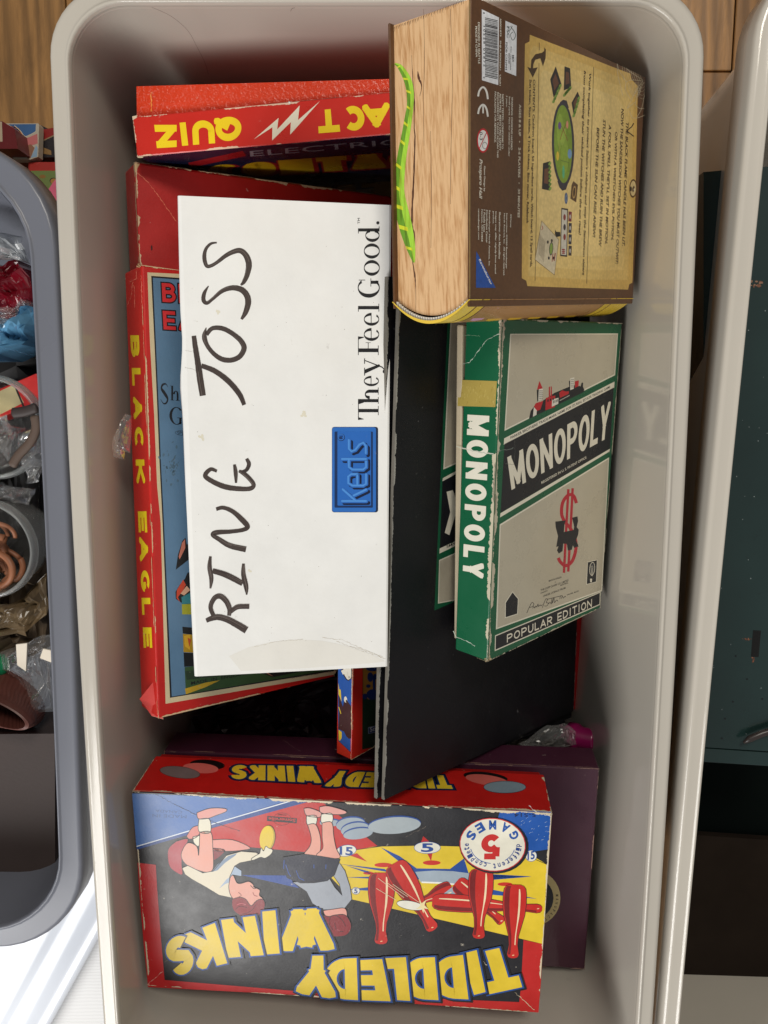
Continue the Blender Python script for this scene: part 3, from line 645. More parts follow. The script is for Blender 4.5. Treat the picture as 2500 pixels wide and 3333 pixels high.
    mb.crease(T, D((860, 540), (960, 640), (1150, 815)), (224, 212, 180), 1.4); mb.crease(T, B((1395, 562), (1430, 600), (1545, 640)), (205, 205, 205), 1.8)
    for k in range(26):
        px = B((random.uniform(1330, 1540), random.uniform(650, 860)))[0]; mb.stroke(T, [(px[0], px[1], random.uniform(.5, 2)), (px[0] + random.uniform(2, 9), px[1] - random.uniform(1, 6), .6)], (170, 190, 215), 3, smooth=False)
    mb.crease(T, B((560, 775), (640, 735), (710, 700)), (120, 110, 100), 1.2)
    # side
    U_ = c.up(); z = A
    for cx, cy, rx, ry, rot, col, zz, l in ((570, 288, 118, 34, 4, (24, 16, 18), A, 1), (525, 312, 120, 34, 4, (212, 108, 100), A, 1.6), (385, 340, 138, 40, 7, (22, 20, 24), A, 2), (385, 340, 135, 38, 7, (120, 108, 108), A, 2.5),
                                            (1100, 372, 150, 34, 6, (24, 16, 18), B, 1), (1110, 392, 146, 34, 8, (206, 100, 92), B, 1.6), (1230, 440, 144, 42, 0, (22, 30, 46), B, 2), (1230, 440, 141, 39, 0, (128, 146, 160), B, 2.5)):
        mb.ell(U_, zz((cx, cy))[0], rx / 2.074, ry / 2.074, rot, col, l)
    for st, q in (('WINKS', A((1312, 300), (742, 290), (724, 384), (1340, 414))), ('TIDDLEDY', B((838, 362), (92, 330), (12, 436), (880, 452)))):
        block(mb, U_, st, q, (14, 22, 50), 2, .26, .12); block(mb, U_, st, q, (22, 50, 96), 3.2, .26, .06); block(mb, U_, st, q, (232, 200, 50), 4.4, .26)
    c.edge_wear(mb, .0011, .5); c.edge_wear(mb, .0022, .7, which='t')
    for a_, b_ in (((0, 1, 0), (0, 1, .8)), ((1, 1, 0), (1, 1, .8))):
        p, q = c.pt(*a_), c.pt(*b_); s_ = c.x if a_[0] == 0 else -c.x
        mb.wear(U_, p + s_ * .0004, q + s_ * .0004, s_, .002, .7)
    mb.build('lid', M_TID, t, t.location)
tiddly()

# ---------------- big plain red box, then the Black Eagle box on it
def big_red():
    c = Cub([[0.8737, 0.0163, 0.4862], [0.014, 0.9982, -0.0586], [-0.4863, 0.058, 0.8719]], (-0.1843, -0.2308, 0.25), (.2196, .4035, .0350))
    t = thing('board_game', 'large plain red box with a creased corner, mostly under the white shoe box', 'board game', c.pt(.5, .5, 1))
    mb = MB((176, 28, 24)); c.slab(mb, 0, .0349, col=(178, 30, 26), bev=.0016)
    T = c.top(); q = Z(380, 230, 1.803)
    c.edge_wear(mb, .0016, .6, (205, 175, 140)); c.edge_wear(mb, .0028, .4, (215, 190, 155), which='l')
    mb.crease(T, q((110, 590), (180, 650), (240, 730), (290, 800), (355, 895)), (226, 110, 86), 2.4)
    mb.poly(T, q((105, 545), (135, 548), (120, 575), (108, 600)), (205, 175, 130), 5)
    mb.ell(T, q((205, 1040))[0], 3, 9, 0, (70, 10, 12), 2)
    mb.build('lid', M_PRINT, t, t.location)
big_red()

def eagle():
    c = Cub([[0.7856, -0.0077, 0.6186], [-0.021, 0.999, 0.0391], [-0.6183, -0.0437, 0.7847]], (-0.1698, -0.233, 0.3), (.1607, .3325, .0336))
    t = thing('board_game', 'red box with a blue picture panel and yellow letters down its narrow side', 'board game', c.pt(.5, .5, 1))
    mb = MB((196, 30, 24)); c.slab(mb, 0, .0336, col=(198, 32, 26), bev=.0016, seg=3)
    T = c.top(); Sd = c.left(); E1 = Z(350, 850, 2.603); E2 = Z(350, 1600, 1.746)
    b = MB((120, 24, 22)); c.slab(b, .01, .037, ins=.002, col=(120, 24, 22)); b.build('tray', M_PRINT, t, t.location)
    # cream frame, black keyline, blue panel
    mb.poly(T, E1((338, 95), (605, 108)) + [(1140, 960), (1120, 2140)] + E2((1290, 1040), (330, 1206)) + E1((450, 2212), (420, 1900), (395, 1300), (360, 700)), (216, 200, 162), 1)
    mb.poly(T, E1((370, 125), (605, 142)) + [(1125, 985), (1105, 2120)] + E2((1285, 1020), (355, 1172)) + E1((466, 2212), (440, 1700), (420, 1200), (398, 700)), (24, 26, 34), 1.6)
    mb.poly(T, E1((384, 140), (605, 156)) + [(1120, 992), (1098, 2112)] + E2((1280, 1012), (365, 1165)) + E1((478, 2212), (452, 1700), (432, 1200), (410, 700)), (92, 128, 160), 2.2)
    mb.poly(T, E2((438, 998), (600, 980), (1285, 860), (1280, 1012), (445, 1152)), (54, 84, 48), 3)
    mb.poly(T, E2((440, 1120), (560, 1085), (640, 1072), (560, 1110), (445, 1152)), (196, 160, 40), 3.4)
    mb.poly(T, E2((440, 1020), (520, 1012), (700, 985), (820, 1012), (620, 1052), (450, 1070)), (40, 60, 40), 3.3)
    mb.poly(T, E2((820, 1012), (1285, 930), (1285, 985), (940, 1055)), (26, 30, 28), 3.5); mb.poly(T, E2((860, 1000), (945, 1052), (900, 1030)), (220, 150, 120), 3.8)
    mb.poly(T, E2((425, 768), (500, 775), (500, 815), (428, 806)), (16, 18, 20), 3); mb.poly(T, E2((428, 808), (500, 815), (500, 916), (432, 912)), (178, 140, 26), 3); mb.poly(T, E2((432, 915), (520, 918), (520, 990), (436, 996)), (16, 18, 20), 3)
    mb.poly(T, E2((435, 820), (470, 812), (468, 900), (440, 880)), (220, 170, 40), 3.4); mb.poly(T, E2((455, 830), (475, 840), (465, 885)), (190, 80, 40), 3.6)
    mb.poly(T, E2((443, 262), (450, 300), (470, 300), (470, 380), (388, 444), (400, 360), (425, 280)), (18, 18, 20), 3); mb.poly(T, E2((440, 270), (442, 320), (410, 385), (404, 370), (424, 290)), (200, 120, 100), 3.5)
    mb.poly(T, E2((455, 460), (500, 460), (500, 560), (420, 632), (388, 610), (386, 570), (410, 530), (440, 495)), (18, 18, 20), 3)
    mb.poly(T, E2((445, 530), (430, 560), (400, 600), (412, 628), (392, 605), (394, 560), (430, 500)), (206, 70, 40), 3.5); mb.poly(T, E2((450, 535), (470, 560), (435, 590), (415, 580)), (220, 170, 140), 3.6)
    mb.poly(T, E2((420, 600), (500, 560), (500, 640), (424, 640)), (50, 130, 140), 3.5); mb.poly(T, E2((422, 640), (500, 634), (500, 698), (424, 698)), (170, 170, 40), 3.5)
    for st, q in (('BLACK', E1((466, 345), (1100, 385), (1095, 222), (458, 185))), ('EAGLE', E1((475, 578), (1112, 618), (1106, 458), (466, 420)))):
        block(mb, T, st, q, (22, 22, 28), 3, .19, .07, .22); block(mb, T, st, q, (214, 48, 52), 4.2, .19, 0, .22)
    GL.serif(mb, T, 'S', E1((440, 1205), (525, 1222), (525, 1035), (440, 1030)), (26, 28, 34), 3)
    GL.serif(mb, T, 'h', E1((532, 1178), (612, 1184), (612, 1060), (532, 1055)), (26, 28, 34), 3)
    GL.serif(mb, T, 'G', E1((524, 1380), (640, 1392), (640, 1240), (524, 1232)), (26, 28, 34), 3)
    x, y = E1((640, 1455))[0]; mb.ell(T, (x, y), 26, 9, 2, (26, 28, 34), 3); mb.ell(T, (x, y), 25, 8, 2, (92, 128, 160), 3.4); mb.text(T, 'SPEAR', E1((590, 1468), (700, 1474), (700, 1444), (590, 1440)), (26, 28, 34), 4)
    mb.text(T, 'MADE  IN  ENGLAND', E2((476, 1098), (800, 1040), (798, 1024), (474, 1080)), (24, 30, 26), 4.5, off=.012)
    mb.text(T, "MANUFACTURED AT THE SPEAR'S GAMES", E2((1048, 1062), (1400, 1002), (1398, 992), (1046, 1052)), (50, 40, 40), 3, off=.01)
    for k in range(40):
        px = E1((random.gauss(550, 30), random.gauss(1720, 70)))[0]; mb.ell(T, px, random.uniform(1, 4), random.uniform(2, 7), random.uniform(-30, 60), (84, 112, 132), 2.6, n=8)
    # yellow letters down the side
    ys1 = [('B', 628, 812), ('L', 905, 1055), ('A', 1150, 1338), ('C', 1405, 1592), ('K', 1680, 1882)]; full = [(ch, 850 + a / 2.603, 850 + b_ / 2.603) for ch, a, b_ in ys1]
    full += [(ch, 1600 + a / 1.746, 1600 + b_ / 1.746) for ch, a, b_ in (('E', 112, 232), ('A', 258, 396), ('G', 448, 570), ('L', 604, 700), ('E', 772, 888))]
    def xl(y): return 424.5 + (y - 1091) * (468 - 424.5) / (2110 - 1091)
    for ch, a, b_ in full:
        w = 28
        block(mb, Sd, ch, [(xl(a), a), (xl(b_), b_), (xl(b_) + w, b_), (xl(a) + w, a)], (240, 215, 20), 2, .27)
    c.edge_wear(mb, .0010, .4, (220, 190, 150)); 
    for pts in (((250, 40), (245, 150), (180, 180)), ((215, 180), (205, 290), (165, 385)), ((225, 200), (235, 410)), ((285, 120), (290, 300), (300, 420))):
        mb.crease(Sd if pts[0][0] < 270 else T, E1(*pts), (240, 130, 110), 1.8)
    # torn corner flap
    for k in range(7):
        px = E1((random.uniform(250, 300), random.uniform(20, 75)))[0]; mb.ell(T, px, random.uniform(1.5, 5), random.uniform(1.5, 4), random.uniform(0, 90), (205, 175, 130), 5, n=7)
    mb.build('lid', M_PRINT, t, t.location)
    # peeled paper flap at the lower left corner
    fl = MB((200, 60, 60)); g = random.Random(3); base = c.pt(0, 0, .1)
    P_ = [base + Vector((-.001, .028, -.004)), base + Vector((-.014, .012, -.006)), base + Vector((-.012, .004, -.012)), base + Vector((-.006, -.002, -.008)), base + Vector((.004, -.003, -.004)), base + Vector((.002, .01, .0))]
    fl.add(P_, [(0, 1, 5), (1, 2, 5), (2, 3, 5), (3, 4, 5)], (206, 70, 66)); fl.add([p - Vector((0, .0006, .0008)) for p in P_], [(5, 1, 0), (5, 2, 1), (5, 3, 2), (5, 4, 3)], (190, 160, 130))
    fl.build('torn_flap', M_PRINT, t, t.location)

# serif letters built from strokes (unit square, y up)
class GL:
    @staticmethod
    def shapes(ch):
        def ring(cx, cy, rx, ry, tx, ty, a0=0, a1=360, n=40):
            out = []
            for k in range(n):
                t0 = math.radians(a0 + (a1 - a0) * k / n); t1 = math.radians(a0 + (a1 - a0) * (k + 1) / n)
                o = lambda t: (cx + rx * math.cos(t), cy + ry * math.sin(t)); i = lambda t: (cx + (rx - tx) * math.cos(t), cy + (ry - ty) * math.sin(t))
                out.append([o(t0), o(t1), i(t1), i(t0)])
            return out
        R = lambda x0, y0, x1, y1: [[(x0, y0), (x1, y0), (x1, y1), (x0, y1)]]
        S_ = []
        if ch == 'T': S_ = R(.42, 0, .6, 1) + R(.26, 0, .76, .03) + R(.0, .965, 1, 1) + [[(0, .98), (.03, .72), (.05, .72), (.14, .965)], [(1, .98), (.97, .72), (.95, .72), (.86, .965)]]
        elif ch == 'F': S_ = R(.16, 0, .36, 1) + R(0, 0, .52, .03) + R(0, .97, 1, 1) + [[(1, .98), (.97, .7), (.95, .7), (.84, .97)]] + R(.36, .49, .66, .52) + [[(.66, .38), (.68, .38), (.68, .63), (.66, .63)]]
        elif ch == 'h': S_ = R(.1, 0, .29, 1) + R(0, 0, .42, .03) + R(0, .97, .12, 1) + R(.68, 0, .87, .45) + R(.56, 0, 1, .03) + ring(.58, .43, .29, .24, .19, .045, 0, 180, 24)
        elif ch == 'l': S_ = R(.3, 0, .72, 1) + R(0, 0, 1, .03) + R(0, .97, .32, 1)
        elif ch == 'o': S_ = ring(.5, .5, .5, .5, .2, .045)
        elif ch == 'e': S_ = ring(.52, .5, .48, .5, .21, .045, 0, 318) + R(.2, .5, .96, .545)
        elif ch == 'd': S_ = R(.68, 0, .88, 1) + R(.88, 0, 1, .03) + R(.55, .97, .7, 1) + ring(.42, .33, .42, .33, .2, .03, 20, 340)
        elif ch == 'G': S_ = ring(.52, .5, .52, .5, .2, .04, 42, 318) + R(.72, .06, .88, .4) + R(.58, .39, 1, .42) + [[(.9, .95), (.93, .95), (.93, .66), (.9, .66)]]
        elif ch == 'y': S_ = [[(.1, .98), (.34, .98), (.66, .28), (.54, .2)], [(.86, .98), (.91, .98), (.5, .08), (.45, .12)]] + [[(.5, .12), (.46, .14), (.3, .0), (.34, -.04)]] + R(0, .96, .45, 1) + R(.68, .96, 1, 1) + ring(.24, .03, .11, .07, .11, .07, n=14)
        elif ch == '.': S_ = ring(.5, .5, .5, .5, .5, .5, n=16)
        elif ch == 'S': S_ = None
        return S_
    @staticmethod
    def serif(mb, pl, ch, quad, col, layer):
        A, B, C_, D = [pl.P(q, layer) for q in quad]
        m = lambda u, w: A * (1 - u) * (1 - w) + B * u * (1 - w) + C_ * u * w + D * (1 - u) * w
        if ch == 'S':
            pts = catmull([(.85, .82, .03), (.62, .96, .06), (.3, .9, .12), (.2, .72, .16), (.5, .52, .2), (.8, .3, .17), (.7, .1, .1), (.4, .03, .06), (.12, .2, .03)], 6); L = []; R_ = []
            for i in range(len(pts)):
                a = pts[max(i - 1, 0)]; b = pts[min(i + 1, len(pts) - 1)]; dx, dy = b[0] - a[0], b[1] - a[1]; d = math.hypot(dx, dy) or 1; w = pts[i][2] / 2
                L.append((pts[i][0] - dy / d * w, pts[i][1] + dx / d * w)); R_.append((pts[i][0] + dy / d * w, pts[i][1] - dx / d * w))
            sh = [[L[i], L[i + 1], R_[i + 1], R_[i]] for i in range(len(L) - 1)]
        else: sh = GL.shapes(ch)
        for s_ in sh:
            vs = [m(u, w) for u, w in s_]; mb.add(vs, mb.orient(vs, [(0, 1, 2), (0, 2, 3)], pl.n), col)
eagle()

# ---------------- electric quiz box standing on edge at the head of the bin
def quiz():
    c = Cub([[0.9904, -0.0527, -0.1275], [0.0391, 0.9935, -0.1069], [0.1323, 0.1009, 0.9861]], (-0.1723, 0.1716, 0.285), (.255, .0257, .2))
    t = thing('board_game', 'red-orange quiz box standing on edge, yellow letters and white lightning bolt', 'board game', c.pt(.5, .5, 1))
    T = c.top(); Dn = c.down(); Q = Z(380, 230, 1.803)
    # tray behind the lid
    b = MB((206, 62, 24)); tl = T.P(Q((115, 92))[0]); 
    tT = Plane(c.pt(0, 1, 0) - c.z * .004, c.z); q4 = [tT.P(p) for p in ((444, 281), (1262, 257), (1640, 246), (1640, 300), (446, 400))]; dn = [p - c.z * .19 for p in q4]
    b.add(q4 + dn, [tuple(reversed(range(5))), tuple(range(5, 10))] + [(i, (i + 1) % 5, 5 + (i + 1) % 5, 5 + i) for i in range(5)], (208, 58, 24))
    trT = Plane(c.pt(0, 1, 0) - c.z * .0038, c.z)
    b.crease(trT, Q((200, 125), (204, 190), (205, 250)), (230, 130, 60), 3.5)
    fix_normals(b.build('tray', M_FOIL, t, t.location))
    mb = MB(RED); c.slab(mb, 0, .2, col=(198, 40, 28), cols={'-y': (22, 26, 52), '+z': (198, 40, 28)}, bev=.001)
    for ch, q in (('Z', ((352, 318), (220, 318), (236, 455), (352, 448))), ('I', ((408, 302), (365, 306), (380, 442), (424, 438))), ('U', ((570, 292), (440, 292), (448, 436), (578, 426))), ('Q', ((728, 262), (568, 280), (592, 424), (736, 400))),
                  ('T', ((1296, 222), (1180, 232), (1185, 368), (1312, 358))), ('C', ((1452, 208), (1325, 205), (1332, 352), (1456, 352))), ('A', ((1592, 188), (1438, 200), (1482, 334), (1560, 330)) if False else ((1600, 186), (1440, 200), (1448, 336), (1606, 330))),
                  ('T', ((1740, 170), (1625, 182), (1628, 320), (1742, 312))), ('N', ((1890, 155), (1770, 168), (1775, 305), (1892, 298)))):
        block(mb, T, ch, Q(*q), (238, 205, 30), 2, .3)
    mb.poly(T, Q((806, 402), (950, 277), (942, 345), (1074, 204), (1064, 290), (1194, 177), (1018, 376), (1022, 302), (912, 410), (914, 332)), (232, 222, 200), 2)
    # dark face of the lid
    mb.poly(Dn, Q((420, 540), (740, 470), (760, 500), (430, 570)), (150, 24, 30), 1.2)
    mb.text(Dn, 'ELECTRIC', Q((785, 504), (1680, 430), (1676, 398), (780, 472)), (150, 150, 160), 2, off=0)
    block(mb, Dn, 'CONTACT', Q((560, 640), (2000, 545), (1990, 455), (540, 560)), (150, 26, 26), 2, .26, .05); block(mb, Dn, 'CONTACT', Q((550, 636), (1990, 541), (1980, 453), (530, 556)), (190, 150, 20), 3.5, .26)
    block(mb, Dn, 'QUIZ', Q((700, 820), (1700, 740), (1690, 640), (690, 720)), (150, 110, 20), 3, .26)
    c.edge_wear(mb, .0011, .4, (225, 190, 165), which='ltb')
    mb.ell(T, Q((1013, 190))[0], 6, 6, 0, (150, 140, 130), 4, n=9); mb.ell(T, Q((1014, 188))[0], 3, 3, 0, (235, 235, 230), 5, n=9)
    mb.poly(T, Q((92, 268), (122, 262), (112, 280), (94, 290)), (215, 200, 170), 4); mb.poly(T, Q((122, 500), (160, 505), (150, 512), (124, 512)), (205, 190, 160), 4)
    mb.build('lid', M_GLOSS, t, t.location)
quiz()

# ---------------- black folding board with the green label
MR = [[0.7005, 0.0097, 0.7135], [0.0555, 0.9961, -0.068], [-0.7114, 0.0872, 0.6973]]
mono = Cub(MR, (0.0736, -0.1801, 0.325), (.1585, .2364, .0308))
def game_label(mb, T, z, rot=False):
    pass
def black_board():
    n = mono.z; p0 = mono.o - n * .0445; T = Plane(p0, n)
    t = thing('folding_game_board', 'black folded game board with a green-edged label, beneath the green box', 'game board', T.P((1560, 1900)))
    def leaf(off, quad, name, extra=None, th=.0026):
        Tp = Plane(p0 - n * off, n); mb = MB((22, 22, 26)); P = [Tp.P(q) for q in quad]
        m = len(P); vs = P + [p - n * th for p in P]; fs = [tuple(range(m)), tuple(reversed(range(m, 2 * m)))] + [(i, m + i, m + (i + 1) % m, (i + 1) % m) for i in range(m)]
        mb.add(vs, fs[:2], (24, 24, 28)); mb.add(vs, fs[2:], (110, 106, 98))
        # frayed pale edge
        for i, j in ((0, 1), (4, 3)) if extra else ((0, 1),):
            e = (P[j] - P[i]).normalized(); inw = n.cross(e); 
            if inw.dot(sum(P, Vector()) / m - P[i]) < 0: inw = -inw
            mb.wear(Tp, P[i], P[j], inw, .0014 if i == 0 else .0007, .85 if i == 0 else .3, (170, 168, 160), 2)
        if extra: extra(mb, Tp)
        mb.build(name, M_BLACK, t, t.location)
    def lab(mb, Tp):
        M = Z(1250, 1000, 1.327); M1 = Z(1400, 1000, 2.37)
        G = (18, 84, 56)
        mb.poly(Tp, [(1461, 960), (1414, 1987), (1750, 1840), (1790, 960)], G, 1)
        W_ = (215, 210, 194); Bg = (176, 168, 150)
        mb.poly(Tp, M1((160, 60), (300, 60), (290, 1168), (102, 1252)), W_, 1.5); mb.poly(Tp, M1((168, 60), (300, 60), (290, 1158), (112, 1236)), Bg, 2)
        mb.poly(Tp, M((254, 738), (340, 692), (340, 704), (252, 752)), W_, 2); mb.poly(Tp, M((252, 752), (340, 706), (336, 995), (241, 1042)), (24, 25, 30), 1.6)
        mb.poly(Tp, M((240, 1042), (336, 998), (335, 1018), (239, 1064)), W_, 2); mb.poly(Tp, M((238, 1092), (330, 1050), (330, 1262), (233, 1280)), W_, 1.6); mb.poly(Tp, M((241, 1096), (330, 1056), (330, 1256), (237, 1276)), Bg, 2)
        mb.poly(Tp, M((270, 797), (297, 790), (320, 850), (320, 880), (306, 905), (282, 984), (262, 974), (286, 885)), W_, 2)
        mb.text(Tp, 'TRADING GAME', M((420, 960), (268, 1030), (270, 1041), (422, 972)), (30, 28, 26), 3, off=.01)
        # sealing red strip at the far edge
    quadA = [(1250, 2604), (1302, 900), (1925, 900), (1883, 1900), (1867, 2314)]
    leaf(0, quadA, 'board_leaf', lab)
    quadB = [(1226, 2600), (1262, 900), (1918, 900), (1874, 1900), (1860, 2335)]
    leaf(.006, quadB, 'board_leaf')
black_board()

# thin red-edged board behind, seen as a line at the right of the black one
def red_edge():
    n = mono.z; T = Plane(mono.o - n * .0480, n); mb = MB((150, 20, 24)); P = [T.P(q) for q in ((1700, 2330), (1700, 1900), (1902, 1900), (1890, 2306))]
    vs = P + [p - n * .006 for p in P]; mb.add(vs, [(0, 1, 2, 3), (7, 6, 5, 4)] + [(i, 4 + i, 4 + (i + 1) % 4, (i + 1) % 4) for i in range(4)], (168, 22, 26))
    o = mb.build('board_game', M_PRINT, None, T.P((1800, 2100))); tag(o, 'red game box whose edge shows as a thin line right of the black board', 'board game')
red_edge()

# ---------------- green property-trading box
def monopoly():
    c = mono; t = thing('board_game', 'green and grey property game box with gold tape across its narrow side', 'board game', c.pt(.5, .5, 1))
    b = MB((200, 186, 160)); b.box(c.o - c.z * .0362 + c.x * .0060 + c.y * .0055, c.x * .150, (c.y - c.x * .034).normalized() * .2270, c.z * .0052, (190, 176, 150), bev=.001); b.build('tray', M_PRINT, t, t.location)
    G = (20, 92, 60); mb = MB(G); c.slab(mb, 0, .0300, col=G, bev=.0014, seg=3)
    T = c.top(); Sd = c.left(); M = Z(1250, 1000, 1.327); M1 = Z(1400, 1000, 2.37); M2 = Z(1400, 1550, 2.37)
    Wt = (232, 226, 206); Bg = (190, 182, 161); K = (26, 28, 34)
    mb.poly(T, M1((618, 205), (1449, 202), (1427, 524), (574, 954)), Wt, 1); mb.poly(T, M1((626, 213), (1443, 210), (1421, 516), (583, 938)), Bg, 2)
    mb.poly(T, M1((571, 1012), (1423, 573), (1420, 622), (568, 1062)), Wt, 1)
    mb.poly(T, M((520, 591), (992, 347), (976, 610), (503, 888)), K, 1); mb.poly(T, M((503, 890), (976, 611), (974, 623), (501, 908)), Wt, 1)
    mb.poly(T, M((500, 938), (972, 648), (942, 1226), (483, 1392)), Wt, 1); mb.poly(T, M((504, 943), (968, 657), (938, 1221), (489, 1384)), Bg, 2)
    block(mb, T, 'MONOPOLY', M1((628, 1410), (1368, 1008), (1394, 722), (594, 1158)), Wt, 3, .165, 0, .13)
    mb.text(T, "PARKER BROTHERS' TRADE-MARK NAME FOR ITS REAL ESTATE TRADING GAME", M1((622, 1018), (1390, 622), (1388, 604), (618, 998)), K, 2, off=.012)
    mb.text(T, 'REGISTERED IN U. S. PATENT OFFICE', M1((860, 1364), (1206, 1166), (1204, 1148), (857, 1345)), Wt, 3, off=.01)
    # little town drawn on the upper panel
    RD = (190, 34, 44); V = (226, 222, 208)
    tp = lambda pts, col, l=3: mb.poly(T, M1(*pts), col, l)
    tp([(762, 862), (775, 800), (800, 768), (900, 700), (960, 660), (1080, 610), (1125, 600), (1192, 650)], K, 2.4)
    tp([(822, 640), (840, 630), (835, 720), (826, 730)], K); tp([(838, 632), (870, 626), (866, 712), (834, 722)], V, 3.4); tp([(824, 636), (842, 568), (868, 626)], RD, 3.4)
    for i in range(5):
        for j in range(3): tp([(843 + j * 9, 642 + i * 15), (848 + j * 9, 641 + i * 15), (848 + j * 9, 649 + i * 15), (843 + j * 9, 650 + i * 15)], K, 3.8)
    tp([(800, 765), (815, 740), (872, 722), (850, 790), (822, 800)], RD, 3.2); tp([(792, 845), (800, 770), (822, 796), (820, 830)], V, 3.6)
    tp([(892, 700), (965, 680), (962, 770), (888, 795)], RD, 3.4); tp([(915, 614), (924, 612), (926, 690), (914, 694)], RD, 3.4); tp([(930, 612), (938, 610), (940, 688), (930, 690)], RD, 3.4)
    for i in range(3): tp([(904 + i * 20, 712 - i * 6), (914 + i * 20, 709 - i * 6), (913 + i * 20, 728 - i * 6), (903 + i * 20, 731 - i * 6)], K, 3.8)
    tp([(940, 712), (990, 698), (988, 745), (938, 768)], V, 3.6)
    for i in range(4): tp([(948 + i * 11, 722 - i * 4), (953 + i * 11, 720 - i * 4), (953 + i * 11, 740 - i * 4), (948 + i * 11, 742 - i * 4)], K, 3.9)
    tp([(995, 660), (1018, 640), (1045, 650), (1070, 648), (1068, 668), (1000, 700)], RD, 3.5); tp([(1070, 572), (1082, 560), (1086, 640), (1076, 645)], K, 3); tp([(1080, 548), (1112, 540), (1108, 628), (1080, 640)], V, 3.5)
    for i in range(5):
        for j in range(3): tp([(1086 + j * 8, 556 + i * 14), (1090 + j * 8, 555 + i * 14), (1090 + j * 8, 562 + i * 14), (1086 + j * 8, 563 + i * 14)], K, 3.9)
    tp([(1116, 572), (1146, 564), (1144, 608), (1116, 622)], RD, 3.5); tp([(1122, 622), (1150, 606), (1160, 612), (1168, 582), (1180, 582), (1178, 612), (1190, 640), (1130, 668)], K, 3.7)
    for i in range(12): tp([(1000 + i * 6.4, 716 - i * 3.4), (1003.5 + i * 6.4, 714 - i * 3.4), (1003 + i * 6.4, 722 - i * 3.4), (1000 + i * 6.4, 724 - i * 3.4)], V, 3.9)
    # dollar sign and locomotive
    RR = (186, 34, 52)
    mb.stroke(T, [(x, y, 8) for x, y in M2((1066, 100), (1048, 430), (1032, 745))], RR, 3, smooth=False); mb.stroke(T, [(x, y, 8) for x, y in M2((1099, 93), (1082, 430), (1065, 736))], RR, 3, smooth=False)
    mb.stroke(T, [(x, y, 10.5) for x, y in M2((1128, 208), (1105, 150), (1062, 148), (1022, 205), (1014, 290), (1038, 350), (1080, 400), (1115, 470), (1124, 560), (1095, 655), (1045, 690), (1005, 662), (988, 630))], RR, 3.5, n=5)
    mb.poly(T, M2((965, 350), (1046, 340), (1036, 372), (1031, 430), (1106, 415), (1111, 392), (1095, 320), (1136, 310), (1141, 346), (1130, 392), (1146, 412), (1141, 452), (1125, 492), (1145, 542), (1110, 552), (1101, 532), (1092, 568), (1062, 572), (1054, 522), (1026, 520), (1021, 577), (992, 597), (978, 572), (990, 540), (972, 546), (986, 462), (968, 392)), K, 4)
    mb.poly(T, M2((635, 888), (682, 944), (676, 1064), (576, 1096), (578, 972)), Wt, 3); mb.poly(T, M2((635, 896), (677, 947), (671, 1060), (582, 1088), (583, 976)), K, 4)
    mb.poly(T, M2((1213, 660), (1290, 643), (1282, 817), (1203, 837)), Wt, 3); mb.poly(T, M2((1216, 664), (1286, 648), (1279, 813), (1208, 832)), K, 4)
    x, y = M2((1249, 714))[0]; mb.ell(T, (x, y), 9, 22, 5, Wt, 5); mb.ell(T, (x, y), 7.4, 20, 5, (60, 62, 66), 5.5); mb.stroke(T, [(*M2((1240, 790))[0], 7), (*M2((1240, 818))[0], 5)], Wt, 6, smooth=False)
    mb.stroke(T, [(*p, 1.2) for p in M2((1246, 770), (1240, 700), (1248, 690), (1254, 700), (1250, 770))], Wt, 6, smooth=False)
    for st, a, b_, h in (('MADE IN CANADA', (915, 815), (1013, 784), 13), ('by', (962, 822), (972, 819), 8), ('THE COPP CLARK CO. LIMITED', (852, 888), (1067, 810), 15), ('TORONTO', (850, 910), (905, 888), 11), ('MONTREAL', (1005, 848), (1065, 826), 11), ('UNDER LICENCE FROM', (872, 932), (1043, 868), 14), ('SALEM, MASS.', (1055, 922), (1148, 890), 11)):
        (ax, ay), (bx, by) = M2(a, b_); h /= 2.37; mb.text(T, st, [(ax, ay), (bx, by), (bx, by - h), (ax, ay - h)], K, 3, off=.015)
    for pts in (((745, 1055), (765, 1010), (785, 975), (800, 985), (790, 1005), (765, 1012)), ((790, 1020), (800, 1005), (806, 1018), (815, 1000), (822, 1010), (832, 985), (835, 1005), (848, 992), (856, 1000), (866, 988)),
                ((865, 1015), (890, 950), (905, 950), (895, 975), (912, 978), (900, 1000), (880, 1000)), ((912, 985), (925, 972), (935, 985), (940, 940), (942, 980), (955, 935), (958, 975), (975, 955), (985, 965)), ((900, 950), (1020, 920)), ((1000, 948), (1005, 920)), ((1012, 945), (1020, 925), (1028, 940), (1040, 925), (1046, 932))):
        mb.stroke(T, [(*p, 1.7) for p in M2(*pts)], K, 3, n=4)
    mb.poly(T, M2((501, 1228), (1316, 890), (1312, 992), (498, 1350)), Wt, 1); mb.poly(T, M2((507, 1234), (1309, 900), (1306, 986), (505, 1338)), K, 2)
    block(mb, T, 'POPULAR EDITION', M2((592, 1284), (1247, 1008), (1248, 946), (592, 1222)), Wt, 3, .17, 0, .25)
    # side
    block(mb, Sd, 'MONOPOLY', M1((289, 828)) + M2((252, 765), (412, 790)) + M1((458, 838)), (226, 222, 206), 3, .225, 0, .26)
    mb.poly(Sd, M1((222, 560), (516, 570), (504, 770), (212, 762)), (172, 152, 78), 2)
    for k in range(60):
        p = M1((random.uniform(225, 500), random.uniform(575, 755)))[0]; mb.stroke(Sd, [(p[0], p[1], random.uniform(.8, 2.2)), (p[0] + random.uniform(-3, 3), p[1] + random.uniform(4, 12), .6)], random.choice(((150, 128, 58), (196, 178, 104))), 2.6, smooth=False)
    mb.crease(Sd, M1((232, 440), (300, 430), (350, 370), (400, 300), (440, 250), (545, 200)), (190, 205, 190), 2.0)
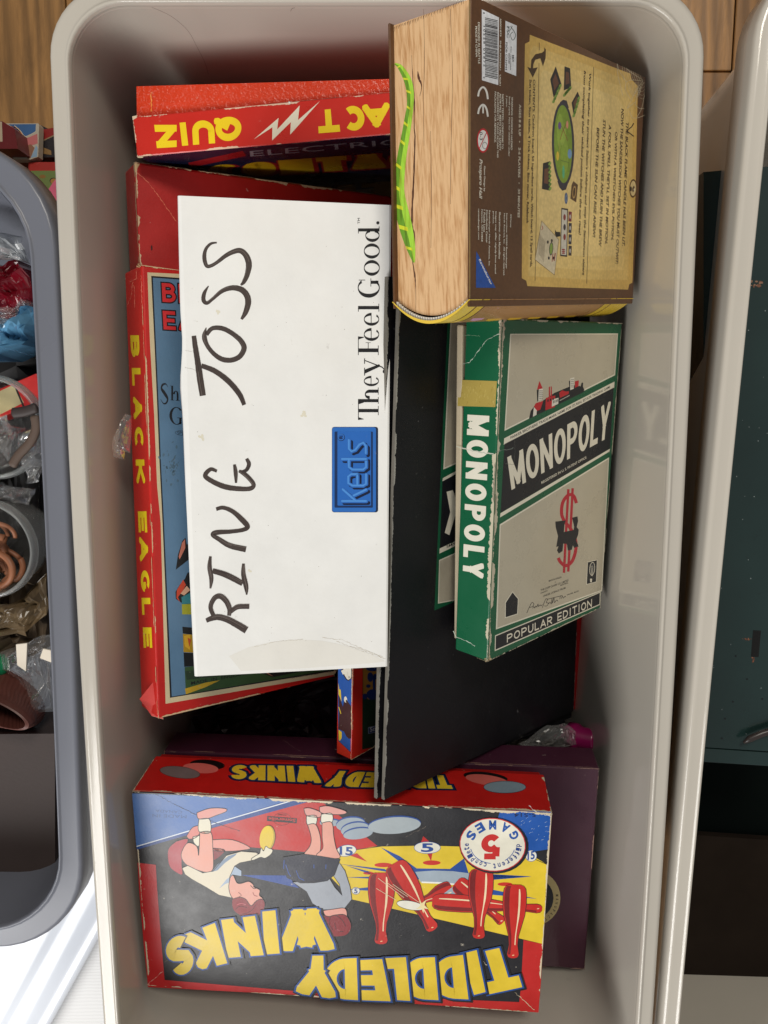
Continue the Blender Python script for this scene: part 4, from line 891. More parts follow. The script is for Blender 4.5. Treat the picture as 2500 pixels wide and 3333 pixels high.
    mb.crease(Sd, M1((200, 1075), (300, 1100), (400, 1120), (500, 1135)), (190, 195, 180), 3); mb.crease(T, M1((500, 1110), (600, 1100), (655, 1080)), (120, 130, 125), 2)
    mb.crease(Sd, M2((180, 1195), (200, 1240), (320, 1290), (360, 1320)), (190, 205, 190), 2); mb.crease(Sd, M1((265, 215), (400, 222)), (120, 160, 130), 1.2)
    mb.crease(T, M1((650, 1025), (655, 1100), (645, 1215), (560, 1200)), (110, 110, 105), 1.0)
    c.edge_wear(mb, .0030, .85, (200, 192, 168), which='l'); c.edge_wear(mb, .0014, .55, (190, 182, 160)); 
    for k in range(8): p = M1((random.uniform(540, 585), random.uniform(80, 170)))[0]; mb.ell(T, p, random.uniform(1, 4), random.uniform(2, 6), 0, (205, 185, 160), 5, n=8)
    for k in range(9): p = M2((random.uniform(415, 465), random.uniform(1380, 1430)))[0]; mb.ell(T, p, random.uniform(1, 5), random.uniform(2, 5), 0, (196, 176, 140), 5, n=8)
    Bt = c.down(); mb.wear(Bt, c.pt(0, 0, 0), c.pt(0, 0, 1), c.x, .002, .8)
    mb.build('lid', M_GLOSS, t, t.location)
monopoly()

# ---------------- small red and blue card box between the white box and the black board
def small_box():
    R = Matrix.Rotation(math.radians(0), 3, 'Z')
    a = math.radians(50); x_ = Vector((math.cos(a), .03, -math.sin(a))).normalized(); y_ = Vector((.03, 1, .05)).normalized(); z_ = x_.cross(y_).normalized(); y_ = z_.cross(x_)
    o = at((1144, 2474), .268)
    class O: pass
    c = Cub([[x_.x, y_.x, z_.x], [x_.y, y_.y, z_.y], [x_.z, y_.z, z_.z]], o, (.10, .17, .0165))
    t = thing('board_game', 'small red card box with blue side, squeezed between white box and black board', 'board game', c.pt(.5, .5, 1))
    mb = MB((176, 26, 22)); c.slab(mb, 0, .0165, col=(196, 36, 26), bev=.0008)
    T = c.top(); Sd = c.left(); q = Z(1050, 2150, 6.32)
    mb.poly(Sd, q((318, -300), (600, -300), (606, 100), (592, 900), (575, 1880), (330, 1650), (318, 1000)), (26, 84, 166), 1)
    mb.stroke(Sd, [(x, y, 1.2) for x, y in q((318, -300), (318, 1000), (328, 1650), (578, 1885))], INK, 1.6, smooth=False)
    for sc, col, l in ((0, (40, 26, 34), 2), (1, (230, 224, 208), 3)):
        e = 0 if sc else 16
        mb.stroke(Sd, [(x, y, w) for (x, y), w in zip(q((400, 250), (470, 200), (480, 60), (480, -200)), [14 if sc else 20] * 4)], col, l, n=3)
        mb.stroke(Sd, [(x, y, w) for (x, y), w in zip(q((470, 240), (520, 330), (545, 350), (550, 200), (550, -200)), [13 if sc else 20] * 5)], col, l + .3, n=3)
    mb.poly(Sd, q((325, 460), (345, 590), (375, 600), (390, 850), (360, 760), (330, 700)), (226, 196, 50), 2); mb.poly(Sd, q((330, 1420), (395, 1470), (395, 1590), (360, 1650), (335, 1640)), (226, 196, 50), 2)
    mb.poly(Sd, q((330, 690), (420, 950), (460, 740), (530, 860), (590, 940), (590, 1600), (540, 1610), (490, 1560), (440, 1460), (330, 1410), (340, 1000)), (58, 26, 30), 2.5)
    mb.ell(Sd, q((475, 800))[0], 5, 10, -5, (230, 224, 208), 3.5); mb.ell(Sd, q((490, 830))[0], 2, 4, 0, INK, 4)
    mb.poly(Sd, q((325, 950), (375, 1100), (385, 1090), (345, 960)), (226, 196, 50), 3)
    mb.poly(T, q((830, -300), (1500, -300), (1500, 1690), (815, 1830), (820, 900)), (22, 44, 30), 1); mb.poly(T, q((835, -300), (1500, -300), (1500, 780), (940, 800), (835, 700)), (150, 104, 40), 1.5)
    for cx, cy, rx, ry in ((980, 340, 60, 100), (1030, 160, 140, 60), (1100, 330, 60, 60), (1030, 700, 130, 110), (870, 740, 50, 60), (940, 525, 45, 35), (1060, 470, 30, 200)):
        mb.ell(T, q((cx, cy))[0], rx / 6.32, ry / 6.32, 0, (20, 40, 92), 2, n=14)
    mb.poly(T, q((935, 1375), (1150, 1325), (1280, 1300), (1280, 1440), (940, 1505)), (150, 160, 190), 3); mb.poly(T, q((945, 1385), (1280, 1310), (1280, 1430), (950, 1495)), (28, 52, 110), 3.4)
    mb.text(T, 'Somerville', q((975, 1465), (1480, 1340), (1480, 1260), (975, 1375)), (205, 208, 215), 4, off=.01)
    c.edge_wear(mb, .0009, .8, (222, 205, 170), which='lb')
    mb.build('lid', M_PRINT, t, t.location)
small_box()

# ---------------- white shoe box
def shoe_box():
    c = Cub([[0.9871, 0.0073, 0.1601], [-0.0027, 0.9996, -0.0287], [-0.1603, 0.0279, 0.9867]], (-0.1259, -0.1783, 0.36), (.1302, .3029, .085))
    t = thing('shoe_box', 'white shoe box with big handwritten marker letters and a blue logo', 'shoe box', c.pt(.5, .5, 1))
    b = MB((225, 225, 222)); c.slab(b, .008, .075, ins=.0022, col=(226, 226, 222)); b.build('box_body', M_WHITE, t, t.location)
    mb = MB((236, 236, 233)); WH = (236, 236, 233)
    # lid with slightly bowed long left side
    T = c.top(); nseg = 40
    def ex(v):    # bulge outwards along the left edge
        return .0022 * math.sin(PI * v) + .0012 * math.exp(-((v - .63) / .05) ** 2) - .0012 * math.exp(-((v - .72) / .04) ** 2)
    rows = []
    for i in range(nseg + 1):
        v = i / nseg; yb = v * c.d[1]; fl = ex(v); sag = .0
        p = lambda u, dz: c.o + c.x * u + c.y * yb - c.z * dz
        rows.append([p(-fl - .0016 * math.sin(PI * v), .024), p(-fl * .6, .0014), p(-fl * .4 + .0005, .0004), p(.002, 0), p(c.d[0] - .0015, 0), p(c.d[0] - .0003, .0005), p(c.d[0], .0016), p(c.d[0] + .0006, .024)])
    vs = [q for r in rows for q in r]; m = 8; fs = []
    for i in range(nseg):
        for k in range(m - 1): fs.append((i * m + k, i * m + k + 1, (i + 1) * m + k + 1, (i + 1) * m + k))
    mb.add(vs, [tuple(f) for f in fs], WH)
    mb.add([rows[0][k] for k in range(m)], [tuple(reversed(range(m)))], WH); mb.add([rows[-1][k] for k in range(m)], [tuple(range(m))], WH)
    K1 = Z(550, 650, 3.687); K2 = Z(600, 1450, 3.16); K3 = Z(1050, 650, 2.107); E2 = Z(350, 1600, 1.746)
    INKB = (70, 60, 56); INKD = (44, 38, 36)
    def hand(z, s_, pts, lay=[2.0]):
        lay[0] += .35; q = [(*z((x, y))[0], w / s_ * 1.0) for x, y, w in pts]
        mb.stroke(T, q, INKB, lay[0], n=10, jitter=.03)
        # streaks where the marker ran dry
        qq = catmull(q, 10)
        for k in range(5):
            f = random.uniform(-.36, .36); a = random.randrange(0, max(1, len(qq) - 12)); e = min(len(qq), a + random.randrange(10, 34)); seg = []
            for i in range(a, e):
                p0 = qq[max(i - 1, 0)]; p1 = qq[min(i + 1, len(qq) - 1)]; dx, dy = p1[0] - p0[0], p1[1] - p0[1]; d = math.hypot(dx, dy) or 1
                seg.append((qq[i][0] - dy / d * qq[i][2] * f, qq[i][1] + dx / d * qq[i][2] * f, .9 if k % 2 else 1.3))
            if len(seg) > 3: mb.stroke(T, seg, random.choice(((96, 86, 82), (52, 44, 42), (112, 102, 96))), lay[0] + .17, smooth=False)
    hand(K1, 3.687, [(575, 515, 18), (500, 530, 32), (440, 600, 40), (425, 700, 50), (450, 790, 45), (500, 795, 42), (580, 750, 42), (700, 660, 52), (830, 610, 62), (910, 650, 68), (958, 760, 74), (942, 890, 62), (900, 985, 48), (862, 1025, 22)])
    hand(K1, 3.687, [(475, 1035, 12), (425, 1120, 44), (415, 1205, 50), (455, 1240, 44), (520, 1195, 38), (640, 1095, 50), (760, 1058, 62), (870, 1080, 70), (935, 1150, 72), (950, 1240, 72), (920, 1350, 60), (870, 1435, 30)])
    hand(K1, 3.687, [(447, 1535, 10), (425, 1640, 58), (460, 1750, 50), (540, 1850, 52), (640, 1915, 60), (750, 1925, 60), (850, 1880, 62), (902, 1780, 64), (860, 1690, 62), (760, 1605, 56), (640, 1545, 58), (520, 1545, 52), (450, 1620, 50)])
    I = lambda *p: p
    hand(I, 1, [(631, 1093, 15), (636, 1130, 17), (644, 1180, 19), (651, 1230, 21), (660, 1288, 20)])
    hand(I, 1, [(655, 1190, 15), (700, 1208, 17), (745, 1242, 18), (780, 1284, 17), (795, 1318, 13)])
    for pts in ([(335, 265, 30), (270, 245, 40), (215, 310, 48), (290, 370, 50), (420, 425, 55), (560, 445, 50), (680, 442, 46), (712, 400, 44), (660, 330, 45), (600, 280, 42), (560, 262, 26)], [(640, 135, 32), (665, 190, 42), (640, 250, 38), (590, 275, 34)], [(515, 195, 28), (528, 280, 42), (532, 385, 22)],
                [(328, 655, 38), (400, 640, 40), (500, 680, 46), (600, 770, 55), (650, 835, 50), (600, 868, 42), (480, 885, 42), (330, 895, 50), (292, 918, 42), (350, 960, 46), (470, 1030, 56), (634, 1068, 60)],
                [(268, 1140, 26), (260, 1250, 46), (278, 1370, 44), (268, 1470, 18)], [(290, 1288, 52), (400, 1320, 58), (500, 1365, 60), (600, 1420, 55)], [(608, 1215, 28), (608, 1330, 48), (635, 1450, 48), (642, 1535, 14)],
                [(225, 1800, 44), (330, 1765, 60), (430, 1785, 65), (540, 1840, 70), (640, 1900, 74)], [(300, 1750, 42), (270, 1660, 46), (310, 1570, 50), (370, 1550, 55), (430, 1600, 55), (465, 1680, 50), (460, 1750, 38)], [(475, 1710, 42), (540, 1662, 50), (610, 1655, 50), (668, 1655, 52)]):
        hand(lambda p: K2(p), 3.16, pts)
    # serif slogan, reads upwards
    def ser(ch, y0, y1, xb, xt):
        GL.serif(mb, T, ch, K3((xb, y0), (xb, y1), (xt, y1), (xt, y0)), (30, 30, 32), 3)
    for ch, y0, y1, xb, xt in (('T', 1510, 1385, 384, 243), ('h', 1400, 1288, 384, 243), ('e', 1282, 1208, 386, 283), ('y', 1206, 1088, 426, 285), ('F', 1066, 938, 384, 243), ('e', 972, 880, 388, 283), ('e', 868, 776, 388, 283), ('l', 768, 714, 388, 243),
                               ('G', 672, 540, 392, 241), ('o', 522, 414, 392, 283), ('o', 404, 300, 392, 283), ('d', 290, 184, 390, 243), ('.', 170, 148, 390, 368)):
        ser(ch, y0, y1, xb, xt)
    mb.text(T, 'TM', K3((256, 166), (256, 126), (240, 126), (240, 166)), (50, 50, 52), 3)
    # blue logo plate
    def rr(x0, y0, x1, y1, r):
        pts = []
        for cx, cy, a in ((x1 - r, y0 + r, -90), (x1 - r, y1 - r, 0), (x0 + r, y1 - r, 90), (x0 + r, y0 + r, 180)):
            for k in range(5): t_ = math.radians(a + 90 * k / 4); pts.append((cx + r * math.cos(t_), cy + r * math.sin(t_)))
        return K3(*pts)
    mb.poly(T, rr(64, 1558, 381, 2144, 16), (26, 40, 66), 1.5); mb.poly(T, rr(66, 1561, 366, 2141, 14), (44, 108, 190), 2)
    mb.poly(T, rr(82, 1590, 345, 2112, 6), (22, 48, 92), 2.5); mb.poly(T, rr(102, 1590, 332, 2098, 6), (40, 104, 188), 3)
    let = [[[(300, 2068), (135, 2068)], [(225, 2064), (140, 1988)], [(215, 2030), (300, 1990)]],
           [[(240, 1960), (240, 1888)], [(300, 1885), (300, 1950), (280, 1962), (205, 1962), (178, 1945), (178, 1900), (198, 1884), (240, 1884)]],
           [[(300, 1780), (135, 1780)], [(300, 1795), (300, 1835), (280, 1852), (205, 1852), (182, 1835), (182, 1790)]],
           [[(298, 1740), (298, 1690), (280, 1668), (255, 1680), (225, 1718), (200, 1728), (182, 1710), (182, 1650)]]]
    for dx, dy, col, l, w in ((14, 12, (14, 26, 56), 3.5, 13), (0, 0, (44, 104, 186), 4, 12.5), (-2, -2, (78, 144, 218), 4.6, 6)):
        for L_ in let:
            for st in L_:
                q = [(*K3((x + dx, y + dy))[0], w) for x, y in st]; mb.stroke(T, q, col, l, smooth=False)
                for x, y, w_ in q: mb.ell(T, (x, y), w_ / 2, w_ / 2, 0, col, l + .2, n=12)
    x, y = K3((128, 1630))[0]; mb.ell(T, (x, y), 12, 12, 0, (20, 50, 100), 4); mb.ell(T, (x - 1, y - 1), 10.5, 10.5, 0, (60, 120, 196), 4.4); mb.ell(T, (x - 1, y - 1), 8.5, 8.5, 0, (34, 92, 172), 4.8); mb.text(T, 'R', [(x + 4, y + 4), (x + 4, y - 5), (x - 6, y - 5), (x - 6, y + 4)], (14, 26, 56), 5.2, off=.03)
    # stains and dents
    st_ = [(x, y) for x, y in E2((690, 935), (800, 885), (930, 855), (1080, 842), (1220, 848), (1340, 872), (1440, 905), (1530, 940), (1580, 965), (1500, 975), (1100, 1005), (760, 1020))]
    mb.poly(T, st_, (230, 228, 221), 1)
    for pts in (((820, 885), (980, 850), (1120, 838)), ((1220, 830), (1330, 842), (1440, 890), (1590, 955)), ((1300, 850), (1420, 895), (1560, 945)), ((1380, 880), (1470, 905), (1575, 940))):
        mb.crease(T, E2(*pts), (196, 188, 172), 1.1, 1.5)
    mb.crease(T, K1((190, 1805), (260, 1818), (350, 1805)), (205, 202, 196), 1.2, 1.5); mb.crease(T, K1((190, 2010), (300, 2040), (420, 2050)), (205, 202, 196), 1.2, 1.5); mb.crease(T, K1((300, 1450), (370, 1468)), (190, 186, 178), 1, 1.5)
    for (x, y), r in ((K1((590, 1340))[0], 8), (E2((810, 450))[0], 6), (Z(0, 1111, 1.327)((1310, 313))[0], 9), (Z(0, 1111, 1.327)((870, 415))[0], 10)):
        for k in range(5): mb.ell(T, (x + random.gauss(0, r * .6), y + random.gauss(0, r * .4)), r * .6, r * .4, random.uniform(0, 90), (224, 219, 200), 1 + .07 * k, n=10)
    for k in range(40):
        x = random.uniform(620, 1240); y = random.uniform(700, 2120); mb.ell(T, (x, y), random.uniform(.5, 1.4), random.uniform(.5, 1.4), 0, (150, 145, 135), 1.6, n=6)
    mb.build('lid', M_WHITE, t, t.location)
shoe_box()

# ---------------- boxed game made like an old book
def leather():
    m, nt, N, L, B = nodes('embossed_brown_leather_print'); a = N.new('ShaderNodeAttribute'); a.attribute_name = 'ink'
    tc = N.new('ShaderNodeTexCoord'); v = N.new('ShaderNodeTexVoronoi'); v.inputs['Scale'].default_value = 420; L.new(tc.outputs['Object'], v.inputs['Vector'])
    n = N.new('ShaderNodeTexNoise'); n.inputs['Scale'].default_value = 18; n.inputs['Detail'].default_value = 8; L.new(tc.outputs['Object'], n.inputs['Vector'])
    r = N.new('ShaderNodeMapRange'); r.inputs['From Min'].default_value = .3; r.inputs['From Max'].default_value = .7; r.inputs['To Min'].default_value = .72; r.inputs['To Max'].default_value = 1.15; L.new(n.outputs['Fac'], r.inputs['Value'])
    r2 = N.new('ShaderNodeMapRange'); r2.inputs['From Max'].default_value = .9; r2.inputs['To Min'].default_value = 1.08; r2.inputs['To Max'].default_value = .85; L.new(v.outputs['Distance'], r2.inputs['Value'])
    mu = N.new('ShaderNodeMath'); mu.operation = 'MULTIPLY'; L.new(r.outputs['Result'], mu.inputs[0]); L.new(r2.outputs['Result'], mu.inputs[1])
    x = N.new('ShaderNodeMix'); x.data_type = 'RGBA'; x.blend_type = 'MULTIPLY'; x.inputs['Factor'].default_value = 1; L.new(a.outputs['Color'], x.inputs['A']); L.new(mu.outputs['Value'], x.inputs['B']); L.new(x.outputs['Result'], B.inputs['Base Color'])
    B.inputs['Roughness'].default_value = .3
    return m
def grain():
    m, nt, N, L, B = nodes('wood_grain_print'); a = N.new('ShaderNodeAttribute'); a.attribute_name = 'ink'
    tc = N.new('ShaderNodeTexCoord'); mp = N.new('ShaderNodeMapping'); mp.inputs['Scale'].default_value = (1, .014, 1); L.new(tc.outputs['Object'], mp.inputs['Vector'])
    n = N.new('ShaderNodeTexNoise'); n.inputs['Scale'].default_value = 620; n.inputs['Detail'].default_value = 6; n.inputs['Roughness'].default_value = .6; L.new(mp.outputs['Vector'], n.inputs['Vector'])
    r = N.new('ShaderNodeValToRGB'); e = r.color_ramp.elements; e[0].position = .33; e[0].color = (.68, .55, .42, 1); e[1].position = .55; e[1].color = (1, 1, 1, 1); L.new(n.outputs['Fac'], r.inputs['Fac'])
    mp2 = N.new('ShaderNodeMapping'); mp2.inputs['Scale'].default_value = (1, .03, 1); L.new(tc.outputs['Object'], mp2.inputs['Vector'])
    n2 = N.new('ShaderNodeTexNoise'); n2.inputs['Scale'].default_value = 120; n2.inputs['Detail'].default_value = 9; n2.inputs['Roughness'].default_value = .8; L.new(mp2.outputs['Vector'], n2.inputs['Vector'])
    r2 = N.new('ShaderNodeValToRGB'); e = r2.color_ramp.elements; e[0].position = .62; e[0].color = (1, 1, 1, 1); e[1].position = .72; e[1].color = (.3, .2, .13, 1); L.new(n2.outputs['Fac'], r2.inputs['Fac'])
    x = N.new('ShaderNodeMix'); x.data_type = 'RGBA'; x.blend_type = 'MULTIPLY'; x.inputs['Factor'].default_value = 1; L.new(a.outputs['Color'], x.inputs['A']); L.new(r.outputs['Color'], x.inputs['B'])
    y = N.new('ShaderNodeMix'); y.data_type = 'RGBA'; y.blend_type = 'MULTIPLY'; y.inputs['Factor'].default_value = .8; L.new(x.outputs['Result'], y.inputs['A']); L.new(r2.outputs['Color'], y.inputs['B']); L.new(y.outputs['Result'], B.inputs['Base Color'])
    B.inputs['Roughness'].default_value = .4
    return m
def book():
    c = Cub([[0.6692, -0.0221, 0.7428], [0.102, 0.9928, -0.0624], [-0.7361, 0.1175, 0.6666]], (0.0475, 0.0555, 0.41), (.2083, .1523, .0568))
    t = thing('book_shaped_game', 'brown game box shaped like an old spell book, green snake on its edge', 'board game', c.pt(.5, .5, 1))
    LE = leather(); GR = grain(); B1 = Z(1250, 0, 2.107); B2 = Z(1600, 0, 2.107)
    # pages (the wood-look block)
    pg = MB((218, 178, 132)); th = .0016; w, h, d = c.d; k = .0035
    pg.box(c.o - c.z * (d - th) + c.x * k + c.y * .003, c.x * (w - 2 * k), c.y * (h - .003 - .0006), c.z * (d - 2 * th), (214, 175, 130), bev=0)
    Sd = Plane(c.o + c.x * k, -c.x)
    # curved tail of the page block towards the spine
    def arc(bulge, inset, n=16, dd=None):
        D0 = d if dd is None else dd; pts = []
        for i in range(n + 1):
            a = i / n; pts.append((inset + a * (D0 - 2 * inset), bulge * (1 - (2 * a - 1) ** 2)))
        return pts
    ar = arc(.0085, th); vs = []; m = len(ar)
    for u in (k, w - k):
        for q, b_ in ar: vs.append(c.o - c.z * q + c.x * u - c.y * (b_ - .003))
    cl = len(vs); fs = [(i, i + 1, m + i + 1, m + i) for i in range(m - 1)]
    pg.add(vs, fs, (214, 175, 130)); pg.add(vs[:m], [tuple(range(m))], (214, 175, 130))
    sn = [(75, 437, 10), (112, 462, 34), (158, 540, 50), (178, 620, 50), (180, 720, 45), (166, 820, 52), (150, 920, 56), (125, 1060, 62), (108, 1200, 68), (103, 1320, 76), (120, 1430, 88), (150, 1560, 90), (182, 1690, 64), (206, 1800, 14)]
    sf = [(*B1((x, y))[0], ww / 2.107) for x, y, ww in sn]
    pg.stroke(Sd, sf, (104, 154, 42), 2, n=8)
    sh = catmull(sf, 8); lt = []
    for i, (x, y, ww) in enumerate(sh):
        a = sh[max(i - 1, 0)]; b_ = sh[min(i + 1, len(sh) - 1)]; dx, dy = b_[0] - a[0], b_[1] - a[1]; dd = math.hypot(dx, dy) or 1
        lt.append((x + dy / dd * ww * .25, y - dx / dd * ww * .25, ww * .5))
    pg.stroke(Sd, lt, (160, 210, 62), 2.6, smooth=False)
    for i in range(6, len(sh) - 6, 9):
        x, y, ww = sh[i]; a = sh[i - 1]; b_ = sh[i + 1]; dx, dy = b_[0] - a[0], b_[1] - a[1]; dd = math.hypot(dx, dy); nx, ny = -dy / dd, dx / dd; ux, uy = dx / dd, dy / dd; g = ww * .16
        pg.poly(Sd, [(x + nx * ww * .49 - ux * g, y + ny * ww * .49 - uy * g), (x + nx * ww * .49 + ux * g, y + ny * ww * .49 + uy * g), (x - nx * ww * .12 + ux * g * 3.2, y - ny * ww * .12 + uy * g * 3.2), (x - nx * ww * .12 + ux * g * 1.2, y - ny * ww * .12 + uy * g * 1.2)], (206, 216, 50), 3.2)
    for pts in (((190, 380, 2), (196, 520, 5), (208, 700, 9), (206, 840, 6), (212, 960, 9), (205, 1180, 10), (196, 1380, 12), (192, 1540, 12), (210, 1620, 7), (206, 1800, 4)), ((195, 1790, 4), (210, 1880, 9), (218, 1980, 3), (218, 2160, 2)), ((232, 490, 4), (240, 540, 16), (258, 590, 6), (246, 660, 2)), ((272, 60, 2), (278, 400, 3), (270, 700, 2), (275, 1000, 2)), ((455, 60, 3), (470, 500, 2), (462, 900, 3), (455, 1400, 2)), ((320, 900, 2), (325, 1300, 3), (322, 1700, 2))):
        pg.stroke(Sd, [(*B1((x, y))[0], ww / 2.107) for x, y, ww in pts], (88, 56, 38), 1.2, jitter=.35)
    # fringe of torn pages along the head
    for i in range(46):
        u = i / 46; p = B1((52 + u * 500, 196 - u * 196))[0]; pg.stroke(Sd, [(p[0], p[1] - 2, 2.2), (p[0] + random.uniform(-1, 3), p[1] + random.uniform(4, 14), .5)], (96, 62, 42), 1.5, smooth=False)
    pg.build('page_block', GR, t, t.location)
    # white stitched head band following the spine curve
    hb = MB((220, 216, 205)); ar2 = arc(.0108, .0005, 60); r_ = .0010
    for i in range(len(ar2) - 1):
        q, b_ = ar2[i]; q2, b2 = ar2[i + 1]; p = c.o - c.z * q - c.y * (b_ - .003) + c.x * .0018; p2 = c.o - c.z * q2 - c.y * (b2 - .003) + c.x * .0018
        tw = .0004 * (i % 2); hb.box(p - c.x * (.0004 + tw) - c.y * .0007, p2 - p, c.y * (.0016 + tw), c.x * .0016, (222, 218, 208) if i % 2 else (190, 184, 172), bev=0)
    hb.build('head_band', M_PRINT, t, t.location)
    # spine
    sp = MB((120, 82, 50)); ar3 = arc(.0130, -.0006, 24); ar4 = arc(.0112, .0004, 24); vs = []; m = len(ar3)
    us = [0, .0012, .012, .0135, .02, .0215, .17, .1715, .18, .1815, w]
    cc = [(222, 186, 60), (232, 200, 84), (110, 66, 30), (222, 186, 60), (110, 66, 30), (168, 122, 74), (110, 66, 30), (222, 186, 60), (110, 66, 30), (222, 186, 60)]
    for u in us:
        for q, b_ in ar3: vs.append(c.o - c.z * q + c.x * u - c.y * (b_ - .003))
    for j in range(len(us) - 1): sp.add(vs, [(j * m + i, j * m + i + 1, (j + 1) * m + i + 1, (j + 1) * m + i) for i in range(m - 1)], cc[j])
    v2 = [c.o - c.z * q - c.y * (b_ - .003) for q, b_ in ar3] + [c.o - c.z * q - c.y * (b_ - .003) for q, b_ in ar4]
    sp.add(v2, [(i, i + 1, m + i + 1, m + i) for i in range(m - 1)], (226, 192, 70))
    # printed decoration on the spine: partial red and yellow letters
    def sq(u, q, du, dq, col, off=.0132):
        v = []
        for uu, qq in ((u, q), (u + du * .5, q - dq * .2), (u + du, q), (u + du, q + dq), (u + du * .5, q + dq * 1.2), (u, q + dq)):
            a = (qq) / d; b_ = .0132 * (1 - (2 * a - 1) ** 2); v.append(c.o - c.z * qq + c.x * uu - c.y * (b_ - .0028 + .0001))
        sp.add(v, [tuple(range(6))], col)
    for i in range(5):
        sq(.045 + i * .024, .006, .015, .014, (214, 168, 44)); 
        u = .047 + i * .024
        a_ = []
    sq(.026, .006, .012, .012, (206, 150, 180))
    sp.build('spine', M_GLOSS, t, t.location)
    # covers
    for name, z0 in (('cover', 0), ('cover', d - th)):
        cv = MB((84, 52, 30)); cv.box(c.o - c.z * (z0 + th) - c.y * .001, c.x * w, c.y * (h + .001), c.z * th, (94, 62, 36), bev=.0005, seg=1)
        if z0: cv.build(name, LE, t, t.location); continue
        T = c.top(); PA = (206, 170, 92); CR = (216, 206, 184); DK = (52, 32, 16)
        cv.poly(T, B2((262, 238), (400, 292), (610, 372), (820, 455), (952, 505), (960, 545), (1003, 590), (996, 900), (985, 1400), (966, 1938), (944, 1950), (936, 1986), (590, 1975), (245, 1962), (238, 1925), (207, 1908), (210, 1500), (219, 900), (229, 300), (260, 285)), PA, 1)
        for f_, cc_ in ((.93, (214, 182, 108)), (.85, (222, 192, 120)), (.74, (228, 200, 132))):
            ctr_ = (620, 1130); cv.poly(T, B2(*[(ctr_[0] + (a - ctr_[0]) * f_, ctr_[1] + (b_ - ctr_[1]) * f_) for a, b_ in ((262, 250), (600, 372), (820, 455), (952, 505), (1000, 590), (985, 1400), (955, 1980), (590, 1975), (225, 1950), (215, 900), (235, 300))]), cc_, 1.2 + (1 - f_))
        def lw(pts, wd, col, l=2): cv.stroke(T, [(*p, wd) for p in B2(*pts)], col, l, smooth=False)
        lw([(700, 460), (678, 1180), (652, 1945)], 1.6, (70, 48, 22)); lw([(327, 292), (327, 345)], 1.6, (70, 48, 22)); lw([(325, 432), (312, 1180), (298, 1926)], 1.6, (70, 48, 22))
        def ln(st, a, b_, h_, col=DK, off=.026, shear=.2): 
            (ax, ay), (bx, by) = B2(a, b_); h_ /= 2.107; cv.text(T, st, [(ax, ay), (bx, by), (bx + h_, by + 1), (ax + h_, ay + 1)], col, 3, off=off, shear=shear)
        ln('THE BLACK FLAME CANDLE HAS BEEN LIT.', (922, 840), (896, 1686), 17); ln('NOW THE SANDERSON WITCHES YOU MUST OUTWIT:', (890, 745), (850, 1810), 17); ln('OR WITH A WRETCHED EVIL POTION,', (846, 905), (818, 1646), 17)
        ln("A FOUL SPELL THEY'LL SET IN MOTION.", (804, 855), (778, 1672), 17); ln('STUN THE WITCHES AND RUIN THE BREW', (765, 820), (735, 1690), 17); ln('BEFORE THE SUN CAN RISE ANEW!', (722, 875), (693, 1626), 17)
        lw([(975, 845), (960, 870), (935, 890), (928, 900), (975, 935)], 3.2, DK, 3)
        ln("Work together to protect Salem's children and stop the Sanderson sisters", (664, 505), (618, 1885), 19); ln('from completing their wicked potion before the sun rises!', (628, 485), (592, 1610), 19)
        ln('CONTENTS: Cauldron board, 50 Ingredient cards, Witch board, 13 Spell cards,', (281, 545), (260, 1830), 18, shear=0); ln('Sun token, Stun token, 4 Trick tokens, Binx mover, Rulebook', (257, 545), (236, 1530), 17, shear=0)
        ln('AGES 8 & UP   •   2-6 PLAYERS   •   30 MINUTES', (188, 716), (178, 1490), 14, CR, shear=0)
        def e2(cx, cy, rx, ry, rot, col, l, n=28): cv.ell(T, B2((cx, cy))[0], rx / 2.107, ry / 2.107, rot, col, l, n)
        cv.poly(T, B2((470, 700), (490, 684), (515, 690), (530, 740), (460, 740)), (52, 48, 58), 2); cv.poly(T, B2((450, 1240), (530, 1240), (510, 1300), (485, 1308), (465, 1285)), (52, 48, 58), 2)
        e2(490, 990, 77, 292, -1, (52, 50, 62), 2.4); e2(490, 988, 62, 268, -1, (128, 156, 48), 3); e2(470, 900, 24, 120, 0, (146, 174, 62), 3.3); e2(500, 1060, 26, 130, 0, (142, 170, 58), 3.3); e2(492, 940, 14, 60, 10, (156, 182, 72), 3.6)
        for pts, col in ((((492, 890), (520, 965)), (150, 60, 44)), (((492, 890), (468, 960)), (150, 60, 44)), (((492, 890), (468, 850)), (100, 110, 60)), (((475, 1100), (530, 1115), (530, 1180)), (84, 110, 60)), (((460, 980), (470, 1090)), (170, 160, 70)), (((492, 890), (520, 830)), (150, 60, 44))): lw(pts, 1.5, col, 4)
        for cx, cy, rx, ry, col in ((518, 855, 8, 28, (220, 150, 120)), (466, 862, 11, 26, (112, 82, 140)), (535, 1055, 14, 34, (120, 160, 200)), (452, 1070, 10, 32, (220, 190, 60)), (492, 1180, 8, 46, (90, 180, 130))): e2(cx, cy, rx, ry, 0, col, 4.5, 12)
        cards = [((440, 455), (480, 580), (425, 670), (402, 545)), ((500, 455), (538, 468), (546, 600), (495, 620)), ((590, 628), (605, 665), (565, 802), (548, 705)), ((352, 1120), (402, 1105), (400, 1308), (345, 1296))]
        for q in cards:
            cv.poly(T, B2(*q), (36, 32, 32), 2.6); mx = [(a * .55 + sum(p[0] for p in q) / 4 * .45, b_ * .55 + sum(p[1] for p in q) / 4 * .45) for a, b_ in q]; cv.poly(T, B2(*mx), (104, 66, 46), 3)
